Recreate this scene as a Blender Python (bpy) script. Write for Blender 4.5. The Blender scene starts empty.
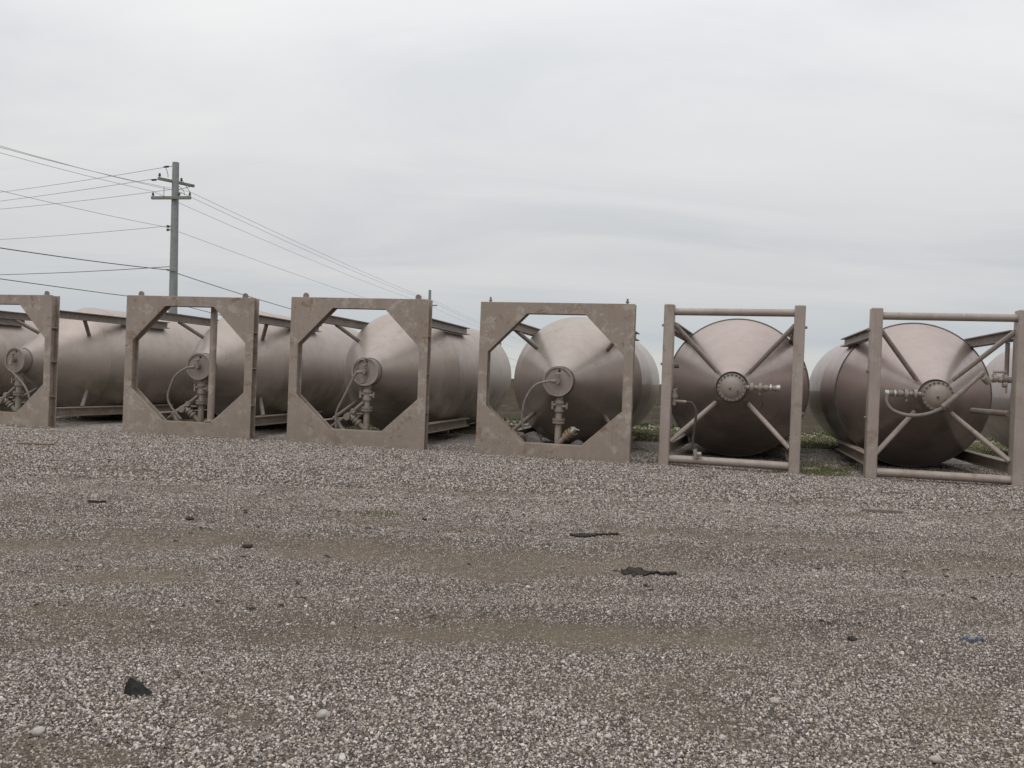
import bpy, bmesh, math, random
import numpy as np
from mathutils import Vector, Matrix
random.seed(7)
rng = np.random.default_rng(11)
R = math.radians
C = bpy.context.scene.collection
S = bpy.context.scene

# ------------------------------------------------------------------ camera
FOC, ROLL, PITCH, EYE = 823.74, 0.0379, 0.00668, 1.4
cam = bpy.data.objects.new('camera', bpy.data.cameras.new('camera'))
C.objects.link(cam)
cam.data.sensor_width = 36.0
cam.data.lens = FOC / 1024 * 36.0
cam.data.clip_start = 0.05
cam.data.clip_end = 20000
fwd = Vector((0, math.cos(PITCH), -math.sin(PITCH)))
up0 = Vector((0, math.sin(PITCH), math.cos(PITCH)))
rgt = math.cos(ROLL) * Vector((1, 0, 0)) + math.sin(ROLL) * up0
upv = -math.sin(ROLL) * Vector((1, 0, 0)) + math.cos(ROLL) * up0
m = Matrix((rgt, upv, -fwd)).transposed().to_4x4()
m.translation = Vector((0, 0, EYE))
cam.matrix_world = m
S.camera = cam


def ground_at(px, py):
    """ground point (z = 0) seen at a pixel of the photograph"""
    dx, dy = px - 512, py - 384
    c, s = math.cos(ROLL), math.sin(ROLL)
    u, v = dx * c + dy * s, -dx * s + dy * c
    d = Vector((1, 0, 0)) * u - up0 * v + fwd * FOC
    k = -EYE / d.z
    return Vector((d.x * k, d.y * k, 0))


# ------------------------------------------------------------------ exposure, world, sun
S.view_settings.view_transform = 'Standard'
S.view_settings.look = 'None'
S.view_settings.exposure = 0.0
S.view_settings.gamma = 1.0
SUN_EL, SUN_AZ = R(58), R(-145)          # azimuth measured from +Y towards +X
W = bpy.data.worlds.new('World')
S.world = W
W.use_nodes = True
nt = W.node_tree
for n in list(nt.nodes):
    nt.nodes.remove(n)


def N(tree, typ, **kw):
    n = tree.nodes.new(typ)
    for k, v in kw.items():
        if k == 'inp':
            for kk, vv in v.items():
                n.inputs[kk].default_value = vv
        else:
            setattr(n, k, v)
    return n


def ramp(tree, stops, interp='LINEAR'):
    n = tree.nodes.new('ShaderNodeValToRGB')
    n.color_ramp.interpolation = interp
    e = n.color_ramp.elements
    while len(e) > 1:
        e.remove(e[-1])
    e[0].position = stops[0][0]
    e[0].color = (*stops[0][1], 1)
    for p, c in stops[1:]:
        q = e.new(p)
        q.color = (*c, 1)
    return n


def L(tree, a, b):
    tree.links.new(a, b)


wo = N(nt, 'ShaderNodeOutputWorld')
bg = N(nt, 'ShaderNodeBackground', inp={'Strength': 0.1})
sky = N(nt, 'ShaderNodeTexSky', sky_type='NISHITA', sun_disc=False, sun_elevation=SUN_EL,
        sun_rotation=SUN_AZ, air_density=1.0, dust_density=2.0, ozone_density=1.0)
tc = N(nt, 'ShaderNodeTexCoord')
sep = N(nt, 'ShaderNodeSeparateXYZ')
L(nt, tc.outputs['Generated'], sep.inputs[0])
zz = N(nt, 'ShaderNodeMath', operation='MAXIMUM', inp={1: 0.0})
L(nt, sep.outputs['Z'], zz.inputs[0])
den = N(nt, 'ShaderNodeMath', operation='ADD', inp={1: 0.13})
L(nt, zz.outputs[0], den.inputs[0])
px_ = N(nt, 'ShaderNodeMath', operation='DIVIDE')
py_ = N(nt, 'ShaderNodeMath', operation='DIVIDE')
L(nt, sep.outputs['X'], px_.inputs[0]); L(nt, den.outputs[0], px_.inputs[1])
L(nt, sep.outputs['Y'], py_.inputs[0]); L(nt, den.outputs[0], py_.inputs[1])
comb = N(nt, 'ShaderNodeCombineXYZ')
L(nt, px_.outputs[0], comb.inputs[0]); L(nt, py_.outputs[0], comb.inputs[1])
mp = N(nt, 'ShaderNodeMapping', inp={'Scale': (0.55, 1.15, 1.0), 'Rotation': (0, 0, R(-24)), 'Location': (3.1, 1.4, 0)})
L(nt, comb.outputs[0], mp.inputs[0])
n1 = N(nt, 'ShaderNodeTexNoise', inp={'Scale': 1.0, 'Detail': 8.0, 'Roughness': 0.55, 'Distortion': 0.6})
L(nt, mp.outputs[0], n1.inputs['Vector'])
cr = ramp(nt, [(0.29, (5.85, 6.02, 6.24)), (0.47, (6.62, 6.72, 6.80)), (0.66, (7.25, 7.25, 7.20))])
L(nt, n1.outputs[0], cr.inputs[0])
# an overcast sky grows steadily brighter from the horizon to the zenith
zen = N(nt, 'ShaderNodeFloatCurve')
cv = zen.mapping.curves[0]
for p_ in ((0.0, 0.44), (0.08, 0.465), (0.2, 0.525), (0.42, 0.665), (0.7, 0.85), (1.0, 1.0)):
    if p_[0] in (0.0, 1.0):
        cv.points[0 if p_[0] == 0.0 else -1].location = p_
    else:
        cv.points.new(*p_)
zen.mapping.update()
L(nt, zz.outputs[0], zen.inputs['Value'])
zx = N(nt, 'ShaderNodeMath', operation='MULTIPLY', inp={1: 2.0})
L(nt, zen.outputs[0], zx.inputs[0])
zs = N(nt, 'ShaderNodeVectorMath', operation='SCALE')
L(nt, cr.outputs[0], zs.inputs[0]); L(nt, zx.outputs[0], zs.inputs['Scale'])
# a thin blue-grey band low down with a paler strip of light right on the horizon
hz = ramp(nt, [(0.0, (6.4, 6.5, 6.05)), (0.035, (6.3, 6.5, 6.2)), (0.055, (4.9, 5.45, 6.0)), (0.085, (5.55, 5.98, 6.28)), (0.13, (6.1, 6.4, 6.55))])
L(nt, zz.outputs[0], hz.inputs[0])
hf = N(nt, 'ShaderNodeMapRange', interpolation_type='SMOOTHSTEP', inp={1: 0.02, 2: 0.16, 3: 0.75, 4: 0.0})
L(nt, zz.outputs[0], hf.inputs[0])
mh = N(nt, 'ShaderNodeMix', data_type='RGBA')
L(nt, hf.outputs[0], mh.inputs[0]); L(nt, zs.outputs[0], mh.inputs[6]); L(nt, hz.outputs[0], mh.inputs[7])
ms = N(nt, 'ShaderNodeMix', data_type='RGBA', inp={0: 0.95})
L(nt, sky.outputs[0], ms.inputs[6]); L(nt, mh.outputs[2], ms.inputs[7])
L(nt, ms.outputs[2], bg.inputs['Color'])
L(nt, bg.outputs[0], wo.inputs[0])

sun = bpy.data.objects.new('sun', bpy.data.lights.new('sun', 'SUN'))
C.objects.link(sun)
sun.data.energy = 0.9
sun.data.angle = R(50)
sun.data.color = (1.0, 0.965, 0.92)
sd = Vector((math.sin(SUN_AZ) * math.cos(SUN_EL), math.cos(SUN_AZ) * math.cos(SUN_EL), math.sin(SUN_EL)))
sun.rotation_euler = sd.to_track_quat('Z', 'Y').to_euler()


# ------------------------------------------------------------------ mesh helpers
class MB:
    def __init__(self):
        self.v, self.f = [], []

    def add(self, vs, fs):
        o = len(self.v)
        self.v += [tuple(p) for p in vs]
        self.f += [tuple(i + o for i in f) for f in fs]
        return self

    def box(self, x0, x1, y0, y1, z0, z1):
        return self.add([(x0, y0, z0), (x1, y0, z0), (x1, y1, z0), (x0, y1, z0), (x0, y0, z1), (x1, y0, z1), (x1, y1, z1), (x0, y1, z1)],
                        [(0, 3, 2, 1), (4, 5, 6, 7), (0, 1, 5, 4), (1, 2, 6, 5), (2, 3, 7, 6), (3, 0, 4, 7)])

    def tube(self, pts, r, n=10, cap=True):
        pts = [Vector(p) for p in pts]
        rs = r if isinstance(r, (list, tuple)) else [r] * len(pts)
        rings = []
        ref = None
        for i, p in enumerate(pts):
            a = pts[max(i - 1, 0)]; b = pts[min(i + 1, len(pts) - 1)]
            t = (b - a)
            if t.length < 1e-9:
                t = Vector((0, 0, 1))
            t.normalize()
            if ref is None:
                ref = Vector((0, 0, 1)) if abs(t.z) < 0.9 else Vector((1, 0, 0))
            u = (ref - t * ref.dot(t)).normalized()
            ref = u
            w = t.cross(u)
            rings.append([p + (u * math.cos(2 * math.pi * k / n) + w * math.sin(2 * math.pi * k / n)) * rs[i] for k in range(n)])
        vs = [q for rg in rings for q in rg]
        fs = []
        for i in range(len(rings) - 1):
            for k in range(n):
                a, b = i * n + k, i * n + (k + 1) % n
                fs.append((a, b, b + n, a + n))
        if cap:
            fs.append(tuple(range(n))[::-1])
            fs.append(tuple(range((len(rings) - 1) * n, len(rings) * n)))
        return self.add(vs, fs)

    def lathe(self, prof, n=48, c=(0, 0, 0), ax='y', cap0=False, cap1=False):
        """prof: (distance along the axis, radius)"""
        vs, fs = [], []
        for t, r in prof:
            for k in range(n):
                a = 2 * math.pi * k / n
                p, q = r * math.cos(a), r * math.sin(a)
                if ax == 'y':
                    vs.append((c[0] + p, c[1] + t, c[2] + q))
                elif ax == 'z':
                    vs.append((c[0] + p, c[1] - q, c[2] + t))
                else:
                    vs.append((c[0] + t, c[1] + q, c[2] - p) if False else (c[0] + t, c[1] + p, c[2] + q))
        flip = (ax != 'y')
        for i in range(len(prof) - 1):
            for k in range(n):
                a, b = i * n + k, i * n + (k + 1) % n
                f = (a, a + n, b + n, b)
                fs.append(f)
        if cap0:
            fs.append(tuple(range(n)))
        if cap1:
            fs.append(tuple(range((len(prof) - 1) * n, len(prof) * n)))
        return self.add(vs, fs)

    def beam(self, a, b, w, h, up=(0, 0, 1)):
        a, b = Vector(a), Vector(b)
        t = (b - a).normalized()
        u = Vector(up)
        s = t.cross(u).normalized()
        u = s.cross(t)
        vs = []
        for p in (a, b):
            for i, j in ((-1, -1), (1, -1), (1, 1), (-1, 1)):
                vs.append(p + s * i * w / 2 + u * j * h / 2)
        return self.add(vs, [(0, 3, 2, 1), (4, 5, 6, 7), (0, 1, 5, 4), (1, 2, 6, 5), (2, 3, 7, 6), (3, 0, 4, 7)])

    def ibeam(self, a, b, w, h, tk=0.018):
        a, b = Vector(a), Vector(b)
        t = (b - a).normalized()
        s = t.cross(Vector((0, 0, 1))).normalized()
        u = s.cross(t)
        H, q = h / 2, tk / 2
        sec = [(-w / 2, -H), (w / 2, -H), (w / 2, -H + tk), (q, -H + tk), (q, H - tk), (w / 2, H - tk), (w / 2, H), (-w / 2, H), (-w / 2, H - tk), (-q, H - tk), (-q, -H + tk), (-w / 2, -H + tk)]
        vs = [p + s * i + u * j for p in (a, b) for i, j in sec]
        n = 12
        fs = [(k, (k + 1) % n, (k + 1) % n + n, k + n) for k in range(n)]
        for o in (0, n):
            fs += [(o + 0, o + 1, o + 2, o + 11), (o + 3, o + 4, o + 9, o + 10), (o + 5, o + 6, o + 7, o + 8)]
        return self.add(vs, fs)

    def mesh(self, name, mat, smooth=True, ang=35, bevel=0.0):
        me = bpy.data.meshes.new(name)
        bm = bmesh.new()
        vv = [bm.verts.new(p) for p in self.v]
        for f in self.f:
            try:
                bm.faces.new([vv[i] for i in f])
            except ValueError:
                pass
        bmesh.ops.recalc_face_normals(bm, faces=bm.faces)
        if bevel:
            es = [e for e in bm.edges if len(e.link_faces) == 2 and e.calc_face_angle(0) > R(40)]
            bmesh.ops.bevel(bm, geom=es, offset=bevel, offset_type='OFFSET', segments=1, profile=0.5, affect='EDGES', clamp_overlap=True)
        bm.to_mesh(me)
        bm.free()
        if smooth:
            me.shade_smooth()
            me.set_sharp_from_angle(angle=R(ang))
        me.materials.append(mat)
        return me


def link(name, me, parent=None):
    o = bpy.data.objects.new(name, me)
    C.objects.link(o)
    if parent is not None:
        o.parent = parent
    return o


def tag(o, label, cat, group=None):
    o['label'] = label
    o['category'] = cat
    if group:
        o['group'] = group
    return o


def empty(name, loc, rz=0.0):
    o = bpy.data.objects.new(name, None)
    C.objects.link(o)
    o.location = loc
    o.rotation_euler = (0, 0, rz)
    o.empty_display_size = 0.3
    return o


def spline(pts, n=8):
    """Catmull-Rom through points"""
    P = [Vector(p) for p in pts]
    P = [P[0] * 2 - P[1]] + P + [P[-1] * 2 - P[-2]]
    out = []
    for i in range(1, len(P) - 2):
        for k in range(n):
            t = k / n
            a, b, c, d = P[i - 1], P[i], P[i + 1], P[i + 2]
            out.append(0.5 * ((2 * b) + (c - a) * t + (2 * a - 5 * b + 4 * c - d) * t * t + (3 * b - a - 3 * c + d) * t ** 3))
    out.append(P[-2])
    return out


# ------------------------------------------------------------------ materials
def newmat(name):
    mt = bpy.data.materials.new(name)
    mt.use_nodes = True
    t = mt.node_tree
    b = t.nodes['Principled BSDF']
    return mt, t, b


def mixc(t, fac, a, b):
    n = N(t, 'ShaderNodeMix', data_type='RGBA')
    for s, v in ((0, fac), (6, a), (7, b)):
        if hasattr(v, 'is_linked') or hasattr(v, 'links'):
            L(t, v, n.inputs[s])
        else:
            n.inputs[s].default_value = (*v, 1) if s and len(v) == 3 else v
    return n.outputs[2]


def rampf(t, src, a, b, va=0.0, vb=1.0):
    n = N(t, 'ShaderNodeMapRange', inp={1: a, 2: b, 3: va, 4: vb})
    L(t, src, n.inputs[0])
    return n.outputs[0]


def mul(t, a, b):
    n = N(t, 'ShaderNodeMath', operation='MULTIPLY')
    for i, v in ((0, a), (1, b)):
        if hasattr(v, 'links'):
            L(t, v, n.inputs[i])
        else:
            n.inputs[i].default_value = v
    return n.outputs[0]


def paint(name, base, dusty, rust=0.5, rough=0.45, coat=0.3, coat_r=0.2, streak=True, scuff=0.0, mud=0.35, low_green=0.0, wave=0.02, metal=0.0, run=1.0, motl=1.0):
    mt, t, b = newmat(name)
    tcn = N(t, 'ShaderNodeTexCoord')
    oi = N(t, 'ShaderNodeObjectInfo')
    geo = N(t, 'ShaderNodeNewGeometry')
    off = N(t, 'ShaderNodeVectorMath', operation='SCALE', inp={0: (37.0, 19.0, 23.0)})
    # weathering differs from place to place: shift by world position instead of repeating per copy
    pos = geo.outputs['Position']

    def noise(scale, detail=5, rough_=0.6, vec=None, dist=0.0):
        n = N(t, 'ShaderNodeTexNoise', inp={'Scale': scale, 'Detail': detail, 'Roughness': rough_, 'Distortion': dist})
        L(t, vec if vec is not None else pos, n.inputs['Vector'])
        return n.outputs[0]
    big = noise(0.9, 4)
    mid = noise(4.0, 6, 0.65)
    col = mixc(t, rampf(t, big, 0.35, 0.7), base, dusty)
    col = mixc(t, rampf(t, mid, 0.35, 0.75, 0.0, 0.35 * motl), col, tuple(c * 0.78 for c in base))
    if streak:
        mpn = N(t, 'ShaderNodeMapping', inp={'Scale': (9.0, 9.0, 0.55)})
        L(t, pos, mpn.inputs[0])
        st = noise(1.0, 5, 0.6, mpn.outputs[0])
        col = mixc(t, rampf(t, st, 0.55, 0.75, 0.0, 0.35 * run), col, tuple(min(1, c * 1.35) for c in dusty))
        st2 = noise(1.7, 4, 0.6, mpn.outputs[0])
        col = mixc(t, rampf(t, st2, 0.58, 0.74, 0.0, 0.4 * run), col, tuple(c * 0.55 for c in base))
    sepz = N(t, 'ShaderNodeSeparateXYZ')
    L(t, pos, sepz.inputs[0])
    if scuff:
        sc = noise(4.2, 9, 0.78)
        col = mixc(t, rampf(t, sc, 0.525, 0.60, 0.0, scuff), col, (0.46, 0.42, 0.37))
    if rust:
        rn = noise(3.1, 9, 0.75, dist=0.4)
        rm = rampf(t, rn, 0.562, 0.63, 0.0, rust)
        col = mixc(t, rm, col, (0.17, 0.085, 0.035))
        rn2 = noise(11.0, 4, 0.6)
        col = mixc(t, rampf(t, rn2, 0.66, 0.73, 0.0, rust * 0.8), col, (0.10, 0.055, 0.03))
    if mud:
        mm = mul(t, rampf(t, sepz.outputs['Z'], 0.05, 0.75, 1.0, 0.0), rampf(t, noise(5.0, 6, 0.7), 0.35, 0.65, 0.0, 1.0))
        col = mixc(t, mul(t, mm, mud), col, (0.215, 0.175, 0.138))
    if low_green:  # greenish tint low on the surface, broken up by noise
        am = mul(t, rampf(t, sepz.outputs['Z'], 0.95, 1.25, 1.0, 0.0), rampf(t, noise(1.1, 4, 0.6), 0.40, 0.62, 0.0, 1.0))
        col = mixc(t, mul(t, am, low_green), col, (0.075, 0.085, 0.03))
    L(t, col, b.inputs['Base Color'])
    rr = rampf(t, mid, 0.3, 0.7, rough - 0.08, rough + 0.1)
    L(t, rr, b.inputs['Roughness'])
    b.inputs['Coat Weight'].default_value = coat
    b.inputs['Metallic'].default_value = metal
    b.inputs['Coat Roughness'].default_value = coat_r
    b.inputs['Specular IOR Level'].default_value = 0.5
    wv = noise(2.3, 2, 0.4)
    fine = noise(60.0, 3, 0.5)
    b1 = N(t, 'ShaderNodeBump', inp={'Strength': 0.35, 'Distance': wave})
    L(t, wv, b1.inputs['Height'])
    b2 = N(t, 'ShaderNodeBump', inp={'Strength': 0.25, 'Distance': 0.002})
    L(t, fine, b2.inputs['Height'])
    L(t, b1.outputs[0], b2.inputs['Normal'])
    L(t, b2.outputs[0], b.inputs['Normal'])
    return mt


def plain(name, a, b_, scale=8.0, rough=0.6, metal=0.0, bump=0.003, spec=0.5):
    mt, t, b = newmat(name)
    geo = N(t, 'ShaderNodeNewGeometry')
    n = N(t, 'ShaderNodeTexNoise', inp={'Scale': scale, 'Detail': 6.0, 'Roughness': 0.65})
    L(t, geo.outputs['Position'], n.inputs['Vector'])
    L(t, mixc(t, rampf(t, n.outputs[0], 0.35, 0.68), a, b_), b.inputs['Base Color'])
    b.inputs['Roughness'].default_value = rough
    b.inputs['Metallic'].default_value = metal
    b.inputs['Specular IOR Level'].default_value = spec
    bp = N(t, 'ShaderNodeBump', inp={'Strength': 0.5, 'Distance': bump})
    L(t, n.outputs[0], bp.inputs['Height'])
    L(t, bp.outputs[0], b.inputs['Normal'])
    return mt


# metallic taupe enamel
TA, TAD = (0.380, 0.322, 0.288), (0.425, 0.366, 0.330)
TB, TBD = (0.375, 0.303, 0.278), (0.415, 0.342, 0.316)
M_shellA = paint('tank paint', TA, TAD, rust=0.2, rough=0.50, coat=0.06, coat_r=0.22, mud=0.15, low_green=0.6, wave=0.012, metal=0.58, run=0.25, motl=0.4)
M_shellS = paint('shiny tank paint', TA, TAD, rust=0.2, rough=0.46, coat=0.20, coat_r=0.14, mud=0.15, low_green=0.4, wave=0.011, metal=0.63, run=0.3, motl=0.4)
M_shellB = paint('glossy tank paint', TB, TBD, rust=0.1, rough=0.43, coat=0.26, coat_r=0.13, mud=0.1, low_green=0.4, wave=0.010, metal=0.70, run=0.15, motl=0.3)
M_frameA = paint('worn frame paint', (0.268, 0.213, 0.174), (0.308, 0.252, 0.212), rust=0.7, rough=0.6, coat=0.05, scuff=0.5, mud=0.75, wave=0.006)
M_frameB = paint('frame paint', (0.295, 0.240, 0.208), (0.345, 0.290, 0.254), rust=0.45, rough=0.5, coat=0.2, coat_r=0.3, scuff=0.25, mud=0.35, wave=0.003)
M_beam = paint('beam paint', (0.170, 0.137, 0.117), (0.225, 0.186, 0.160), rust=0.5, rough=0.55, coat=0.1, mud=0.3, scuff=0.2, wave=0.003)
M_pipe = paint('pipe paint', (0.200, 0.163, 0.134), (0.26, 0.217, 0.182), rust=0.6, rough=0.55, coat=0.1, mud=0.2, scuff=0.3, streak=False, wave=0.002)
M_hub = paint('hub paint', (0.245, 0.202, 0.172), (0.305, 0.257, 0.222), rust=0.4, rough=0.5, coat=0.15, mud=0.0, scuff=0.3, streak=False, wave=0.003)
M_rubber = plain('hose rubber', (0.022, 0.019, 0.017), (0.06, 0.052, 0.045), 14, 0.6)
M_hose = plain('painted hose', (0.17, 0.145, 0.125), (0.25, 0.215, 0.185), 14, 0.55)
M_rim = plain('dark rim', (0.06, 0.05, 0.046), (0.12, 0.10, 0.09), 9, 0.6)
M_steel = plain('bare steel', (0.42, 0.41, 0.39), (0.6, 0.58, 0.55), 20, 0.42, 0.6)
M_brass = plain('bronze fitting', (0.22, 0.15, 0.085), (0.33, 0.24, 0.15), 25, 0.5, 0.2)
M_dark = plain('dark hole', (0.012, 0.011, 0.010), (0.03, 0.027, 0.025), 20, 0.8)

# ------------------------------------------------------------------ ground shape and dirt mask (numpy value noise)
def vnoise(x, y, seed):
    g = np.random.default_rng(seed).random((256, 256))
    xi, yi = np.floor(x).astype(int), np.floor(y).astype(int)
    fx, fy = x - xi, y - yi
    fx, fy = fx * fx * (3 - 2 * fx), fy * fy * (3 - 2 * fy)
    a = g[xi % 256, yi % 256]; b = g[(xi + 1) % 256, yi % 256]
    c = g[xi % 256, (yi + 1) % 256]; d = g[(xi + 1) % 256, (yi + 1) % 256]
    return (a * (1 - fx) + b * fx) * (1 - fy) + (c * (1 - fx) + d * fx) * fy


def fbm(x, y, seed, o=4):
    s, w, tot = 0, 1.0, 0
    for k in range(o):
        s = s + w * vnoise(x * 2 ** k + 17 * k, y * 2 ** k + 31 * k, seed + k)
        tot += w
        w *= 0.55
    return s / tot


def sstep(a, b, x):
    t = np.clip((x - a) / (b - a), 0, 1)
    return t * t * (3 - 2 * t)


TRACKS = [(4.42, 0.085, 0.30, 1.0), (6.45, 0.06, 0.42, 0.85), (7.75, 0.03, 0.40, 0.7), (5.45, 0.10, 0.25, 0.55), (9.3, -0.02, 0.45, 0.35)]


def dirt_mask(x, y):
    wx = x + (fbm(x * 0.9, y * 1.4, 7) - 0.5) * 1.6
    wob = (fbm(x * 0.35, y * 0.35, 3) - 0.5) * 1.1 + (fbm(x * 1.2, y * 1.6, 5, 5) - 0.5) * 0.75
    streak = fbm(wx * 0.8, y * 2.4 + wob, 41, 6)
    fine = fbm(x * 3.0, y * 6.0, 51)
    yy = y + wob * 0.8
    zone = sstep(3.4, 4.3, yy) * (1 - sstep(7.6, 10.0, yy))
    d = zone * (0.08 + 1.15 * np.clip(streak - 0.40, 0, 1))
    for c0, sl, w, a in TRACKS:
        g = np.exp(-((y - c0 - sl * x + wob) / (w * 0.8)) ** 2)
        d = d + a * 0.46 * g * sstep(0.42, 0.66, 0.6 * streak + 0.4 * fine)
    d = d + 0.45 * sstep(0.52, 0.68, fbm(wx * 1.3, y * 2.4, 23, 5)) * (1 - zone) * (y < 12)
    grit = fbm(x * 9.0, y * 14.0, 57)
    return np.clip(d * (0.35 + 0.5 * fine + 0.8 * grit), 0, 0.8)


def zone_mask(x, y):
    yy = y + (fbm(x * 0.35, y * 0.35, 3) - 0.5) * 0.9
    return sstep(3.4, 4.3, yy) * (1 - sstep(7.6, 10.0, yy))


def height(x, y):
    near = 1 - sstep(11, 13, y)
    h = (fbm(x * 0.5, y * 0.9, 61) - 0.5) * 0.05
    wob = (fbm(x * 0.35, y * 0.35, 3) - 0.5) * 1.1
    for c0, sl, w, a in TRACKS:
        h = h - 0.034 * a * np.exp(-((y - c0 - sl * x + wob) / w) ** 2)
    h = h + (fbm(x * 3.1, y * 3.1, 77, 3) - 0.5) * 0.018
    return h * near + (fbm(x * 1.3, y * 1.3, 88, 3) - 0.5) * 0.02 * (1 - near) * (y < 40) - 0.004


def axis(fine0, fine1, step, lo, hi):
    a = list(np.arange(fine0, fine1 + 1e-6, step))
    s, q = step, fine1
    while q < hi:
        s *= 1.35
        q += s
        a.append(q)
    s, q = step, fine0
    while q > lo:
        s *= 1.35
        q -= s
        a.insert(0, q)
    return np.array(a)


gx = axis(-13, 13, 0.085, -6000, 6000)
gy = axis(1.5, 17, 0.085, -3000, 9000)
X, Y = np.meshgrid(gx, gy, indexing='ij')
Z = height(X, Y)
Z[np.abs(X) > 60] = 0
Z[(Y > 60) | (Y < -20)] = 0
D = dirt_mask(X, Y)
D[(np.abs(X) > 40) | (Y > 40) | (Y < -8)] = 0.2
nx, ny = X.shape
me = bpy.data.meshes.new('ground')
idx = np.arange(nx * ny).reshape(nx, ny)
quads = np.stack([idx[:-1, :-1], idx[1:, :-1], idx[1:, 1:], idx[:-1, 1:]], -1).reshape(-1, 4)
me.from_pydata(np.stack([X, Y, Z], -1).reshape(-1, 3).tolist(), [], quads.tolist())
at = me.attributes.new('dirt', 'FLOAT', 'POINT')
at.data.foreach_set('value', D.reshape(-1).astype(np.float32))
FINES = (1 - sstep(14.5, 17.5, Y)) * sstep(0.5, 1.5, Y)      # where loose stones lie on fines darkened to shade the gaps
at = me.attributes.new('fines', 'FLOAT', 'POINT')
at.data.foreach_set('value', FINES.reshape(-1).astype(np.float32))
me.shade_smooth()

STONE_STOPS = [(0.0, (0.045, 0.036, 0.031)), (0.28, (0.128, 0.105, 0.091)), (0.5, (0.268, 0.228, 0.203)),
               (0.70, (0.415, 0.363, 0.328)), (0.86, (0.555, 0.502, 0.462)), (1.0, (0.72, 0.675, 0.63))]
DIRT = (0.128, 0.101, 0.077)


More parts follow.
